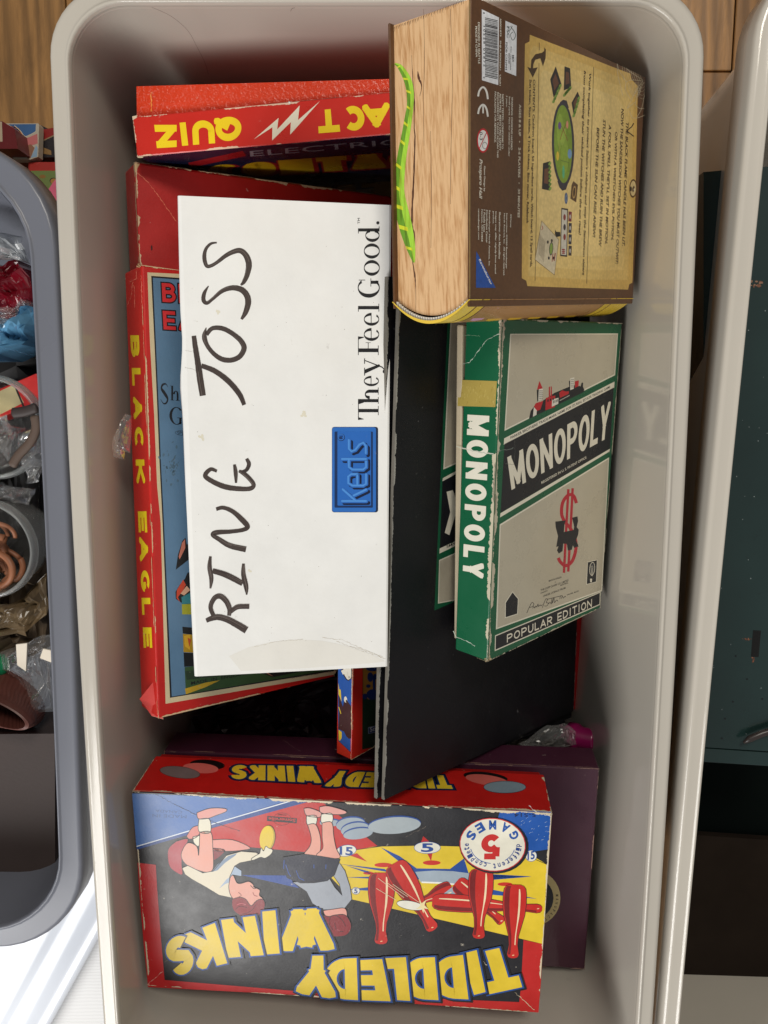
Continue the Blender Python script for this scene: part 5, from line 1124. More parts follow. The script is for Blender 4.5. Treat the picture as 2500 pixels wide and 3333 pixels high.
        for x0, y0, x1, y1 in ((478, 580, 425, 705), (546, 600, 500, 655), (605, 665, 565, 802), (402, 1108, 405, 1308)):
            for k_ in range(7):
                a = (k_ + .5) / 7; px, py = x0 + (x1 - x0) * a, y0 + (y1 - y0) * a; e2(px - 4, py, 9, 14, 30, (92, 128, 50) if k_ % 2 else (128, 160, 70), 3.4, 8)
        cv.poly(T, B2((560, 1242), (592, 1268), (580, 1388), (540, 1362), (548, 1270)), (92, 66, 42), 2.6); e2(566, 1318, 12, 44, 5, (178, 142, 84), 3.2, 16); e2(566, 1318, 7, 32, 5, (72, 48, 30), 3.6, 14)
        e2(511, 1360, 11, 40, 0, (70, 92, 128), 3, 18); e2(511, 1360, 7, 26, 0, (112, 130, 160), 3.4, 16); e2(511, 1360, 3, 12, 0, (60, 82, 118), 3.8, 10)
        cv.poly(T, B2((478, 1425), (524, 1432), (518, 1762), (470, 1756)), (58, 50, 46), 2.6); cv.poly(T, B2((482, 1436), (518, 1442), (512, 1750), (475, 1746)), (200, 194, 178), 3)
        for i in range(3): e2(500, 1490 + i * 68, 9, 22, 0, (130, 50, 50) if i != 1 else (60, 52, 60), 3.6, 9)
        for i in range(3): e2(492, 1724 + (i - 1) * 12, 12, 5, 0, (150, 40, 44), 3.6, 8)
        for i in range(4): y0 = 1450 + i * 78; cv.poly(T, B2((528, y0), (550, y0 + 3), (547, y0 + 70), (526, y0 + 68)), [(120, 40, 54), (46, 46, 62), (52, 50, 60), (64, 52, 48)][i], 3); e2(538, y0 + 36, 5, 16, 0, (190, 184, 176), 3.4, 8)
        cv.poly(T, B2((436, 1575), (444, 1590), (470, 1592), (472, 1620), (444, 1626), (434, 1606)), (22, 20, 22), 3)
        cv.poly(T, B2((342, 1512), (462, 1642), (432, 1888), (296, 1782)), (120, 92, 52), 2.6); cv.poly(T, B2((344, 1517), (459, 1644), (430, 1883), (299, 1780)), (208, 194, 162), 3)
        for i in range(8): lw([(330 + i * 5, 1600 + i * 8), (322 + i * 5, 1740 + i * 8)], .8, (110, 92, 70), 3.5)
        e2(408, 1706, 14, 46, 4, (74, 70, 70), 3.5, 18); e2(408, 1706, 10, 38, 4, (138, 166, 72), 3.8, 18)
        for x, y in ((412, 1650), (385, 1660), (425, 1770), (392, 1770)): e2(x, y, 7, 12, 0, (50, 44, 42), 3.8, 7)
        lw([(436, 1735), (428, 1790)], 3, (150, 50, 40), 3.8); lw([(420, 1740), (414, 1795)], 2.4, (150, 50, 40), 3.8); lw([(345, 1548), (352, 1565), (342, 1578)], 2, (170, 50, 44), 3.8)
        cv.poly(T, B2((362, 325), (372, 340), (370, 400), (352, 455), (334, 400), (300, 410), (286, 440), (284, 468), (316, 462), (282, 532), (245, 458), (268, 468), (272, 410), (300, 372), (345, 362), (360, 350)), (70, 48, 22), 2.6)
        e2(970, 1292, 26, 64, 2, (92, 66, 34), 2.6); e2(970, 1292, 20, 52, 2, (206, 184, 132), 3); e2(972, 1296, 8, 22, 10, (92, 72, 50), 3.4, 10); e2(955, 1296, 7, 18, 0, (60, 46, 32), 3.5, 9); e2(978, 1300, 4, 9, 0, (220, 210, 180), 3.8, 8)
        WB = Z(1900, 0, 5.528)
        def web(pts, wd=1.1, n=5): cv.stroke(T, [(*p, wd) for p in WB(*pts)], (206, 196, 168), 4.2, n=n)
        for q in (((1060, 1440), (830, 1290), (760, 1220)), ((600, 1140), (640, 1280), (760, 1470)), ((760, 1470), (880, 1440), (1040, 1455)), ((1060, 1450), (930, 1650), (780, 1950)), ((600, 1140), (610, 1340), (700, 1720)), ((1060, 1460), (970, 1690), (920, 1880)), ((760, 1470), (750, 1620), (840, 1790)), ((780, 1950), (880, 1870), (920, 1840)), ((920, 1880), (1000, 1950), (1095, 1950)), ((1075, 1480), (1040, 1560), (1005, 1680)), ((1090, 1700), (1040, 1950), (960, 2100)), ((820, 2000), (880, 2120), (1000, 2110), (1095, 2070))): web(q)
        for k_ in range(9):
            x0 = 690 + k_ * 40; web(((x0, 1185 + k_ * 20), (x0 + 14, 1330 + k_ * 8), (x0 + 50, 1440 + k_ * 4)), .8); web(((800 + k_ * 26, 1490 - k_ * 3), (820 + k_ * 24, 1620 - k_ * 6), (885 + k_ * 18, 1725 - k_ * 14)), .8)
        for k_ in range(5): web(((890 + k_ * 14, 1690 - k_ * 24), (950 + k_ * 18, 1750 - k_ * 40), (1000 + k_ * 14, 1700 - k_ * 44)), .8); web(((1005, 1760 - k_ * 60), (1060, 1780 - k_ * 66), (1098, 1720 - k_ * 60)), .8)
        # barcode, marks and small print
        cv.poly(T, B1((670, 64), (788, 120), (783, 584), (671, 550)), (232, 234, 238), 2); g = random.Random(5); y = 120
        while y < 520:
            bw = g.choice((2, 3, 5, 7)); sl = lambda x_: (x_ - 690) * .28
            cv.poly(T, B1((692, y), (779, y + 20), (778, y + 20 + bw), (692, y + bw)), (20, 20, 24), 3); y += bw + g.choice((2.5, 4, 5))
        def wl(st, a, b_, h_, col=(232, 226, 210), off=.014, z=B1, shear=0):
            (ax, ay), (bx, by) = z(a, b_); h_ /= 2.107; cv.text(T, st, [(ax, ay), (bx, by), (bx + h_, by + .8), (ax + h_, ay + .8)], col, 3.2, off=off, shear=shear)
        wl('8', (678, 84), (678, 94), 13, (20, 20, 24)); wl('1 0 5 5 8   0 1 8 7 5', (680, 178), (680, 455), 14, (20, 20, 24)); wl('0', (679, 526), (679, 536), 13, (20, 20, 24))
        wl('60001875   SHJUL302020A1   USe01', (792, 128), (788, 585), 12, off=.02); wl('DESIGNED IN SEATTLE', (643, 152), (645, 436), 13); wl('MADE IN CHINA', (625, 180), (628, 392), 13)
        cv.poly(T, B1((832, 142), (910, 176), (906, 522), (828, 490)), (232, 234, 238), 2)
        cv.stroke(T, [(*p, 1.8) for p in B1((868, 185), (888, 210), (902, 245), (885, 275), (872, 262), (868, 235), (882, 220))], (40, 70, 60), 3); lw2 = [(*p, 1.8) for p in B1((862, 180), (880, 178), (862, 210))]; cv.stroke(T, lw2, (40, 70, 60), 3, smooth=False)
        wl('FSC', (842, 182), (842, 258), 17, (40, 60, 54), .02); wl('MIX', (878, 378), (878, 425), 12, (40, 40, 44), .02); wl('from responsible', (866, 318), (862, 480), 9, (40, 40, 44)); wl('sources', (853, 365), (852, 435), 9, (40, 40, 44)); wl('FSC® C132944', (834, 290), (831, 480), 12, (40, 40, 44), .015)
        def arcp(cx, cy, rx, ry, a0, a1, wd, col, l=3): cv.stroke(T, [(*B1((cx + rx * math.cos(math.radians(a)), cy + ry * math.sin(math.radians(a))))[0], wd) for a in range(a0, a1 + 1, 10)], col, l, smooth=False)
        arcp(715, 648, 66, 50, 100 + 0, 100 + 160, 6.5, (228, 226, 218)) if False else None
        # CE mark (letters lie on their side)
        for dy in (0, 57):
            cv.stroke(T, [(x, y + dy, 6) for x, y in ((1556, 314), (1559, 298), (1566, 287), (1573, 284), (1580, 291), (1585, 304), (1587.5, 323))], (232, 230, 222), 3, n=4)
        cv.stroke(T, [(1572, 342, 5), (1572, 369, 5)], (232, 230, 222), 3.3, smooth=False)
        cv.ell(T, B1((678, 964))[0], 42 / 2.107, 84 / 2.107, 0, (196, 30, 40), 2.6); cv.ell(T, B1((678, 964))[0], 34 / 2.107, 72 / 2.107, 0, (232, 230, 226), 3); wl('0-3', (655, 905), (655, 960), 20, (20, 20, 24), .01); arcp(690, 998, 16, 22, 0, 360, 1.3, (30, 30, 34), 3.4)
        cv.stroke(T, [(*B1((704, 905))[0], 2.6), (*B1((652, 1020))[0], 2.6)], (196, 30, 40), 3.8, smooth=False)
        wl('Game Design by', (682, 1138), (680, 1312), 13); wl('Prospero Hall', (648, 1090), (646, 1362), 26, off=.012, shear=.3)
        cv.poly(T, B1((632, 1722), (765, 1974), (630, 1973)), (30, 78, 160), 2.6)
        (ax, ay), (bx, by), (cx_, cy_), (dx_, dy_) = B1((645, 1785), (728, 1958), (742, 1945), (660, 1775)); cv.text(T, 'Ravensburger', [(ax, ay), (bx, by), (cx_, cy_), (dx_, dy_)], (232, 232, 232), 3.2, off=.02)
        for st, a, b_ in (('WARNING: CHOKING HAZARD', (872, 665), (868, 1028)), ('Small parts. Not for children under', (853, 660), (850, 1072)), ('3 years.', (834, 655), (834, 735)), ('SAFETY TESTED. CONFORMS TO', (808, 645), (806, 1020)), ('ASTM F963. MEETS CPSC SAFETY', (791, 640), (789, 1032)), ('REQUIREMENTS. PLEASE RETAIN THIS', (774, 632), (772, 1080)), ('PACKAGING FOR REFERENCE.', (757, 628), (756, 978)),
                          ('©Disney', (863, 1468), (862, 1560)), ('Instructions: ©2020 Ravensburger', (835, 1462), (832, 1842)), ('North America, Inc.  All rights reserved.', (818, 1462), (815, 1890)), ('Illustrations: Ann Marcellino', (788, 1455), (785, 1775)), ('Images may differ slightly from actual', (760, 1450), (757, 1875)), ('product.', (743, 1448), (742, 1535)), ('Ravensburger North America, Inc.', (716, 1442), (714, 1825)), ('Distribution Center', (699, 1440), (698, 1665)), ('1 Puzzle Lane', (682, 1438), (681, 1590)), ('Newton, NH 03858', (665, 1436), (665, 1655)), ('ravensburger.com', (642, 1432), (642, 1642))):
            wl(st, a, b_, 11.5)
        cv.stroke(T, [(*B1((588, 2))[0], 1.6), (*B1((588, 2045))[0], 1.6)], (190, 170, 110), 2, smooth=False)
        cv.build(name, LE, t, t.location)
book()

from mathutils import noise
# ---------------- small odds and ends inside the middle bin
M_CLEAR = plain('clear_crinkled_film', (225, 225, 225), rough=.12, noise=.03, trans=.85, alpha=.6)
def film(name, label, cat, z, pts, amp, mat, n=14, seed=1, col=(225, 225, 225), thick=0):
    """crumpled sheet spanning an outline given at height z"""
    P = [at(p, z) for p in pts]; c = sum(P, Vector()) / len(P); mb = MB(col); vs = [c + Vector((0, 0, amp * .6))]; fs = []; m = len(P) * 4; ring = []
    for i in range(m):
        a = P[i // 4]; b = P[(i // 4 + 1) % len(P)]; ring.append(a.lerp(b, (i % 4) / 4))
    for k in range(1, n + 1):
        for i in range(m):
            p = c.lerp(ring[i], k / n); q = p * 55 + Vector((seed * 7.1, seed, 0)); q2 = p * 160
            h = (abs(noise.noise(q)) * 1.6 + .35 * abs(noise.noise(q2))) * amp + .4 * amp * (1 - (k / n) ** 2)
            vs.append(p + Vector((noise.noise(q + Vector((9, 0, 0))) * amp * .4, noise.noise(q + Vector((0, 9, 0))) * amp * .4, h)))
    for i in range(m):
        fs.append((0, 1 + i, 1 + (i + 1) % m))
        for k in range(n - 1): fs.append((1 + k * m + i, 1 + (k + 1) * m + i, 1 + (k + 1) * m + (i + 1) % m, 1 + k * m + (i + 1) % m))
    if thick:
        nb = len(vs); 
        for i in range(m): vs.append(Vector((ring[i].x, ring[i].y, z - thick)))
        for i in range(m): fs.append((1 + (n - 1) * m + i, nb + i, nb + (i + 1) % m, 1 + (n - 1) * m + (i + 1) % m))
        fs.append(tuple(nb + i for i in reversed(range(m))))
    mb.add(vs, fs, col, smooth=False); o = mb.build(name, mat, None, c); tag(o, label, cat); return o
film('plastic_scrap', 'scrap of clear plastic film between the left wall and the red box', 'plastic wrap', .285, [(402, 1350), (425, 1362), (428, 1470), (410, 1462), (400, 1490), (368, 1478), (374, 1425), (395, 1400)], .010, M_CLEAR, seed=3)
film('plastic_bag', 'crumpled clear plastic bag beyond the far corner of the black board', 'plastic bag', .185, [(1690, 2420), (1780, 2362), (1835, 2350), (1868, 2375), (1878, 2425), (1750, 2450)], .007, M_CLEAR, seed=5)
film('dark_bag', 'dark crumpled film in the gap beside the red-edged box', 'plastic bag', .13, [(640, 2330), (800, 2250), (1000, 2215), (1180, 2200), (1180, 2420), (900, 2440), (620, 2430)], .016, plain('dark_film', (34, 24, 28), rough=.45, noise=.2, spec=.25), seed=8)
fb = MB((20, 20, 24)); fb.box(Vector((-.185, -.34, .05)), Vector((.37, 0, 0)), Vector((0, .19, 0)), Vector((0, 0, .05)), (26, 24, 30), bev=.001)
tag(fb.build('board_game', M_PRINT, None, (0, -.25, .05)), 'dark filler box added to shade the gap between the stacks', 'board game')  # filler box added and coloured dark so the gap reads as shade
def lathe(mb, c, prof, n=40, col=None, ax=Vector((0, 0, 1)), xa=Vector((1, 0, 0)), squash=1.0):
    ya = ax.cross(xa).normalized(); vs = []; m = len(prof)
    for i in range(n):
        t = 2 * PI * i / n
        for r, z in prof: vs.append(c + xa * (r * math.cos(t)) + ya * (r * math.sin(t) * squash) + ax * z)
    fs = [(i * m + k, ((i + 1) % n) * m + k, ((i + 1) % n) * m + k + 1, i * m + k + 1) for i in range(n) for k in range(m - 1)]
    mb.add(vs, fs, col, smooth=True)
cp = MB((150, 20, 90)); lathe(cp, at((1893, 2400), .17), [(0, .016), (.008, .0155), (.0095, .013), (.0098, .0), (.012, -.004), (.012, -.012), (0, -.012)], col=(150, 20, 90), ax=Vector((.75, .1, .65)).normalized(), xa=Vector((.65, 0, -.75)).normalized())
o = cp.build('bottle_cap', plain('magenta_plastic', (140, 20, 84), rough=.3), None, at((1893, 2400), .17)); fix_normals(o); tag(o, 'magenta plastic cap against the right wall near the purple box', 'cap')
# a loose hair on the end wall
hp = Plane((0, .2405, .3), (0, -1, .04)); hm = MB((60, 50, 44)); hm.stroke(hp, [(x, y, .9) for x, y in Z(0, 0, 1.327)((655, 30), (740, 70), (810, 130), (850, 200), (885, 270), (900, 320))], (70, 60, 54), 3)
tag(hm.build('hair', plain('hair_strand', (70, 60, 54), rough=.5), None, (0, .24, .3)), 'single curved hair on the far end wall of the middle bin', 'hair')

mk = MB((90, 80, 72)); rp = Plane((0, 0, .3188), (0, 0, 1))
mk.stroke(Plane((0, .2405, .3), (0, -1, .04)), [(x, y, 1.4) for x, y in Z(0, 0, 1.327)((1255, 48), (1262, 36), (1274, 33))], (60, 52, 46), 4)
tag(mk.build('lint', plain('lint_fibre', (70, 60, 54), rough=.6), None, (0, .24, .3)), 'tiny dark fibre stuck to the far end wall of the middle bin', 'lint')

# ---------------- things in the grey bin on the left
M_BAG = lambda n, c: plain(n, c, rough=.16, noise=.12, spec=.6)
film('red_bag', 'crumpled dark red bag in the grey bin, above the blue one', 'bag', .19, [(-120, 850), (0, 865), (60, 850), (110, 880), (120, 1000), (0, 1030), (-120, 1020)], .022, M_BAG('red_film', (112, 14, 28)), seed=11, thick=.05)
film('white_bag', 'milky crumpled plastic bag at the head of the grey bin', 'bag', .19, [(-120, 745), (0, 760), (80, 775), (100, 860), (0, 850), (-120, 850)], .014, plain('milky_film', (200, 204, 205), rough=.2, trans=.4), seed=12)
film('clear_bag', 'clear crinkled plastic between the red and the blue bag', 'bag', .2, [(-120, 1010), (40, 1000), (115, 975), (120, 1040), (50, 1050), (-120, 1120)], .012, M_CLEAR, seed=13)
film('blue_bag', 'shiny light blue plastic bag in the grey bin', 'bag', .2, [(-130, 1110), (30, 1050), (112, 1000), (122, 1080), (90, 1130), (0, 1170), (-130, 1170)], .024, M_BAG('blue_film', (96, 150, 186)), seed=14, thick=.04)
film('grey_film', 'clear plastic bag crumpled inside the upper round tub', 'bag', .2, [(-90, 1370), (40, 1350), (95, 1400), (80, 1470), (0, 1520), (-90, 1530)], .024, M_CLEAR, seed=15)
film('clear_film', 'crinkled clear film wedged between the upper tub and the bin side', 'plastic wrap', .215, [(95, 1400), (150, 1390), (160, 1500), (150, 1570), (100, 1560), (70, 1500)], .014, M_CLEAR, seed=21)
film('clear_film', 'crinkled clear film between the two round tubs', 'plastic wrap', .2, [(-60, 1560), (40, 1570), (120, 1590), (100, 1650), (0, 1630), (-60, 1620)], .012, M_CLEAR, seed=22)
film('brown_film', 'glossy olive brown film below the lower round tub', 'plastic wrap', .195, [(-80, 1960), (60, 1950), (168, 1870), (170, 1990), (90, 2060), (-80, 2080)], .018, plain('olive_brown_film', (96, 80, 58), rough=.25, noise=.3, scale=50), seed=23)
film('brown_cloth', 'brown crumpled cloth filling the middle of the grey bin', 'cloth', .165, [(-150, 1850), (60, 1880), (170, 1820), (172, 2080), (100, 2150), (-150, 2160)], .035, plain('brown_cloth', (84, 68, 48), rough=.7, noise=.3, scale=60), seed=16, thick=.03)
film('black_cloth', 'black crumpled cloth under the round tubs', 'cloth', .13, [(-150, 1150), (172, 1150), (176, 1900), (-150, 1900)], .03, plain('black_cloth', (30, 28, 28), rough=.6, noise=.3), seed=17, thick=.03)
film('clear_packet', 'clear packet with pale cards beside the brown basket', 'packet', .19, [(20, 2120), (90, 2080), (175, 2060), (178, 2300), (120, 2290)], .014, M_CLEAR, seed=18)
def tub(px, r, z, label):
    c = at(px, z); t = thing('round_tub', label, 'tub', c - Vector((0, 0, .06)), 'round clear tubs in the grey bin')
    a = MB((225, 228, 226)); lathe(a, c, [(0, -.058), (r * .8, -.058), (r * .84, -.052), (r * .965, -.004), (r * .975, -.004), (r * .85, -.055), (r * .8, -.061), (0, -.061)], col=(225, 228, 226)); o = a.build('tub_wall', plain('clear_tub_plastic', (225, 226, 222), rough=.18, noise=.02, trans=.9, alpha=.5), t, t.location); fix_normals(o)
    a = MB((225, 228, 226)); lathe(a, c, [(r * .93, -.005), (r * .93, .0015), (r * .95, .003), (r * .985, .003), (r, .001), (r * 1.03, -.006), (r * 1.02, -.0065), (r * .97, -.004)], col=(225, 228, 226), n=56); o = a.build('tub_rim', plain('milky_tub_plastic', (205, 208, 206), rough=.25, noise=.03, trans=.7, alpha=.8), t, t.location); fix_normals(o)
tub((-28, 1392), .0415, .222, 'upper round clear tub with plastic bag inside, in the grey bin')
tub((-50, 1790), .0410, .225, 'round clear tub full of brown rubber pieces, in the grey bin')
def sticks(px, z, n, spread, label):
    M = plain('brown_rubber', (150, 96, 66), rough=.5, noise=.15); c0 = at(px, z); g = random.Random(9)
    for k in range(n):
        a = MB(); a0 = g.uniform(0, 2 * PI); rr = g.uniform(.012, .03); cx = c0 + Vector((g.uniform(-1, 1) * spread, g.uniform(-1, 1) * spread, k * .0016)); sp = g.uniform(1.2, 3.6); tl = g.uniform(-.3, .3); w = g.uniform(.0018, .003); vs = []; N_ = 14; m = 8
        for i in range(N_ + 1):
            th = a0 + sp * i / N_; p = cx + Vector((rr * math.cos(th), rr * .8 * math.sin(th), rr * tl * math.sin(th * 1.3))); rad = Vector((math.cos(th), math.sin(th), 0))
            for j in range(m):
                f = 2 * PI * j / m; vs.append(p + rad * (w * math.cos(f)) + Vector((0, 0, w * math.sin(f))))
        fs = [(i * m + j, i * m + (j + 1) % m, (i + 1) * m + (j + 1) % m, (i + 1) * m + j) for i in range(N_) for j in range(m)] + [tuple(range(m)), tuple(N_ * m + j for j in range(m))]
        a.add(vs, fs, (150, 96, 66), smooth=True); o = a.build('rubber_piece', M, None, cx); fix_normals(o); tag(o, label, 'rubber ring', 'brown rubber pieces in the round tub')
sticks((-18, 1790), .184, 24, .017, 'curved brown rubber piece lying in the round clear tub')
# red and cream packet
pk = MB((200, 36, 34)); P0 = at((-60, 1290), .2); P1 = at((118, 1215), .2); ex_ = P1 - P0; ey_ = Vector((-ex_.y, ex_.x, 0)).normalized() * -.022
pk.box(P0 + Vector((0, 0, -.03)) , ex_, ey_, Vector((0, 0, .03)), (200, 36, 34), bev=.0006); pT = Plane(P0, (0, 0, 1)); pk.poly(pT, [(-60, 1300), (46, 1252), (78, 1310), (-60, 1380)], (200, 186, 140), 1.5); pk.stroke(pT, [(44, 1245, 6), (80, 1330, 6)], (30, 26, 26), 2, smooth=False)
tag(pk.build('card_packet', M_PRINT, None, P0), 'red and cream card packet inside the upper round tub', 'packet')
# dark strap bent like a buckle
def bar(name, label, cat, pts, z, w, col, rough=.6):
    a = MB(col); q = catmull([(*p, 0) for p in pts], 6); vs = []; m = 10
    W = [at((x, y), z) for x, y, _ in q]
    for i, p in enumerate(W):
        d = (W[min(i + 1, len(W) - 1)] - W[max(i - 1, 0)]).normalized(); s_ = d.cross(Vector((0, 0, 1))); e = .55 if i in (0, len(W) - 1) else 1
        for j in range(m): f = 2 * PI * j / m; vs.append(p + s_ * (w * e * math.cos(f)) + Vector((0, 0, w * .5 * e * math.sin(f))))
    n_ = len(W); a.add(vs, [(i * m + j, i * m + (j + 1) % m, (i + 1) * m + (j + 1) % m, (i + 1) * m + j) for i in range(n_ - 1) for j in range(m)] + [tuple(range(m)), tuple((n_ - 1) * m + j for j in range(m))], col, smooth=True)
    o = a.build(name, plain(name + '_stuff', col, rough=rough, noise=.1), None, W[0]); fix_normals(o); tag(o, label, cat); return o
bar('strap', 'dark brown strap bent across the upper round tub', 'strap', [(38, 1345), (80, 1340), (122, 1326)], .232, .0042, (52, 42, 40))
bar('strap', 'dull brown strap curving down below the dark one', 'strap', [(112, 1352), (117, 1395), (98, 1440), (62, 1480), (38, 1518)], .232, .0038, (84, 68, 58))
# pale cards and green ball
for q, lb in ((((52, 2098), (88, 2094), (84, 2185), (56, 2165)), 'cream card in the clear packet, left of a smaller one'), (((140, 2112), (178, 2120), (176, 2160), (130, 2142)), 'small white card against the side of the grey bin')):
    a = MB((226, 216, 200)); P = [at(p, .214) for p in q]; vs = P + [p - Vector((0, 0, .002)) for p in P]; a.add(vs, [(3, 2, 1, 0), (4, 5, 6, 7)] + [(i, (i + 1) % 4, 4 + (i + 1) % 4, 4 + i) for i in range(4)], (226, 216, 200)); o = a.build('card', M_WHITE, None, P[0]); fix_normals(o); tag(o, lb, 'card')
a = MB((20, 130, 80)); cb = at((-8, 2165), .19); lathe(a, cb, [(.0105 * math.sin(PI * k / 14), .0105 * math.cos(PI * k / 14)) for k in range(15)], col=(20, 130, 80), n=28); tag(a.build('green_ball', plain('green_plastic', (20, 130, 84), rough=.25), None, cb), 'shiny green ball tucked above the brown basket', 'ball')
# ribbed brown basket
def basket():
    t = thing('basket', 'ribbed brown oval basket lying on its side in the grey bin', 'basket', at((0, 2300), .17)); M = plain('brown_ribbed_plastic', (98, 56, 48), rough=.45, noise=.1)
    ct = at((-28, 2318), .232); cb_ = at((-10, 2268), .185); ang_ = math.radians(-24); xa = Vector((math.cos(ang_), math.sin(ang_), 0)); ya = Vector((-xa.y, xa.x, 0)); a = MB((98, 56, 48)); n = 240; vs = []
    rows = [(1.0, 0, 0), (1.1, 0, -.001), (1.14, .05, -.004), (1.12, .12, -.008), (1.13, .5, 0), (1.16, 1, 0)]
    def P(k, i, rib=True):
        sc, f, dz = rows[k]; th = 2 * PI * i / n; c_ = ct.lerp(cb_, f); r1 = (.030 + .009 * f); r2 = (.0095 + .014 * f); rb = 1 + (.012 if (i % 4 < 2 and k in (3, 4, 5)) else 0)
        return c_ + xa * (r1 * sc * rb * math.cos(th)) + ya * (r2 * sc * rb * math.sin(th)) + Vector((0, 0, dz))
    for k in range(len(rows)):
        for i in range(n): vs.append(P(k, i))
    a.add(vs, [(k * n + i, k * n + (i + 1) % n, (k + 1) * n + (i + 1) % n, (k + 1) * n + i) for k in range(len(rows) - 1) for i in range(n)], (98, 56, 48), smooth=False); o = a.build('ribbed_wall', M, t, t.location); fix_normals(o)
    b = MB((70, 38, 34)); vs = []
    for f, sc in ((0, 1.0), (.6, .9), (.95, .85)):
        for i in range(n):
            th = 2 * PI * i / n; c_ = ct.lerp(cb_, f); rb = 1 + (.03 if i % 6 < 3 else 0); vs.append(c_ + xa * (.030 * sc * rb * math.cos(th)) + ya * (.0095 * sc * rb * math.sin(th)) - Vector((0, 0, .0002)))
    b.add(vs, [(k * n + i, k * n + (i + 1) % n, (k + 1) * n + (i + 1) % n, (k + 1) * n + i) for k in range(2) for i in range(n)] + [tuple(2 * n + i for i in range(n))], (70, 38, 34)); b.build('inner_lining', M, t, t.location)
basket()
# flat dark case at the foot of the grey bin
dc = MB((66, 56, 54)); A_ = at((-260, 2392), .20); B_ = at((178, 2388), .20); C2 = at((180, 2905), .20); D2 = at((-260, 2935), .20)
vs = [A_, B_, C2, D2] + [p - Vector((0, 0, .05)) for p in (A_, B_, C2, D2)]; dc.add(vs, [(0, 3, 2, 1), (4, 5, 6, 7)] + [(i, (i + 1) % 4, 4 + (i + 1) % 4, 4 + i) for i in range(4)], (66, 56, 54))
o = dc.build('flat_case', plain('dark_brown_vinyl', (66, 57, 55), rough=.5, spec=.12, noise=.08, bump=.1, bscale=300), None, A_); fix_normals(o); tag(o, 'flat dark brown case at the near end of the grey bin', 'case')
M_PL = Plane(A_, (0, 0, 1))
wr = MB((230, 230, 230)); wr.stroke(M_PL, [(108, 2870, 3), (125, 2850, 4), (138, 2838, 2), (130, 2858, 3), (112, 2872, 2)], (235, 235, 235), 12)
tag(wr.build('plastic_shred', M_CLEAR, None, A_), 'tiny shred of clear plastic on the flat dark case', 'scrap')

# ---------------- boxes on the floor between the two left bins
def flat_box(name, label, cat, z, q, h, col, deco=None, mat=None):
    a = MB(col); P = [at(p, z) for p in q]; n = len(P); vs = P + [p - Vector((0, 0, h)) for p in P]
    a.add(vs, [tuple(range(n)), tuple(reversed(range(n, 2 * n)))] + [(i, (i + 1) % n, n + (i + 1) % n, n + i) for i in range(n)], col)
    o_ = None
    T = Plane(P[0], (0, 0, 1))
    if deco: deco(a, T)
    o_ = a.build(name, mat or M_PRINT, None, P[0])
    tag(o_, label, cat); return o_
ZF = Z(0, 380, 6.91)
def d1(a, T):
    a.poly(T, ZF((190, 170), (810, 165), (800, 330), (590, 450)), (60, 104, 156), 2); a.poly(T, ZF((240, 200), (420, 250), (540, 430), (400, 700), (330, 640), (310, 300)), (206, 120, 40), 2)
    a.poly(T, ZF((420, 560), (600, 480), (700, 440), (840, 380), (850, 600), (700, 650), (420, 700)), (210, 120, 120), 2.4); a.poly(T, ZF((400, 700), (700, 620), (780, 700), (690, 930), (640, 950), (420, 740)), (150, 104, 78), 2.8)
    a.poly(T, ZF((810, 640), (850, 700), (830, 900), (690, 925), (760, 780)), (150, 180, 205), 3); a.stroke(T, [(*p, 2.4) for p in ZF((330, 200), (460, 320), (560, 440), (690, 400), (830, 320))], (220, 205, 180), 3.4)
flat_box('comic', 'crumpled comic in blue, orange and pink beside the grey bin', 'comic', .075, ZF((60, 150), (860, 150), (880, 190), (860, 900), (690, 960), (300, 960)), .01, (200, 190, 170), d1)
flat_box('red_box', 'dark red box end left of the crumpled comic', 'box', .10, ZF((-400, 90), (50, 100), (330, 270), (400, 720), (-400, 720)), .06, (110, 14, 18), lambda a, T: a.poly(T, ZF((-400, 90), (44, 112), (60, 560), (-400, 560)), (196, 176, 150), 2))
def d2(a, T):
    a.poly(T, ZF((880, 300), (1250, 240), (1250, 400), (860, 570)), (150, 26, 22), 2); a.stroke(T, [(*p, 4) for p in ZF((860, 590), (1260, 400))], (150, 128, 96), 3, smooth=False); a.poly(T, ZF((950, 680), (1150, 760), (1160, 860), (960, 830)), (150, 116, 70), 2)
flat_box('game_board_box', 'dark box with red corner between comic and middle bin', 'box', .06, ZF((850, 160), (1500, 460), (1500, 900), (860, 920)), .05, (34, 28, 34), d2)
def d3(a, T):
    a.poly(T, ZF((700, 1215), (1500, 1215), (1500, 2100), (860, 2100)), (118, 136, 72), 2); a.ell(T, ZF((960, 1345))[0], 10, 6, 0, (150, 110, 50), 3); a.ell(T, ZF((1200, 1440))[0], 12, 10, 0, (30, 30, 26), 3); a.ell(T, ZF((1210, 1450))[0], 11, 9, 0, (180, 130, 60), 3.4)
flat_box('picture_box', 'red-edged box with a green picture by the middle bin', 'box', .07, ZF((640, 1020), (1500, 1020), (1500, 2100), (640, 2100)), .06, (176, 46, 36), d3)
flat_box('pink_sheet', 'bright pink sheet beside the rim of the middle bin', 'paper', .085, ZF((1050, 1690), (1220, 1440), (1400, 1300), (1400, 2200), (1230, 2110), (1090, 1990)), .002, (236, 110, 140))

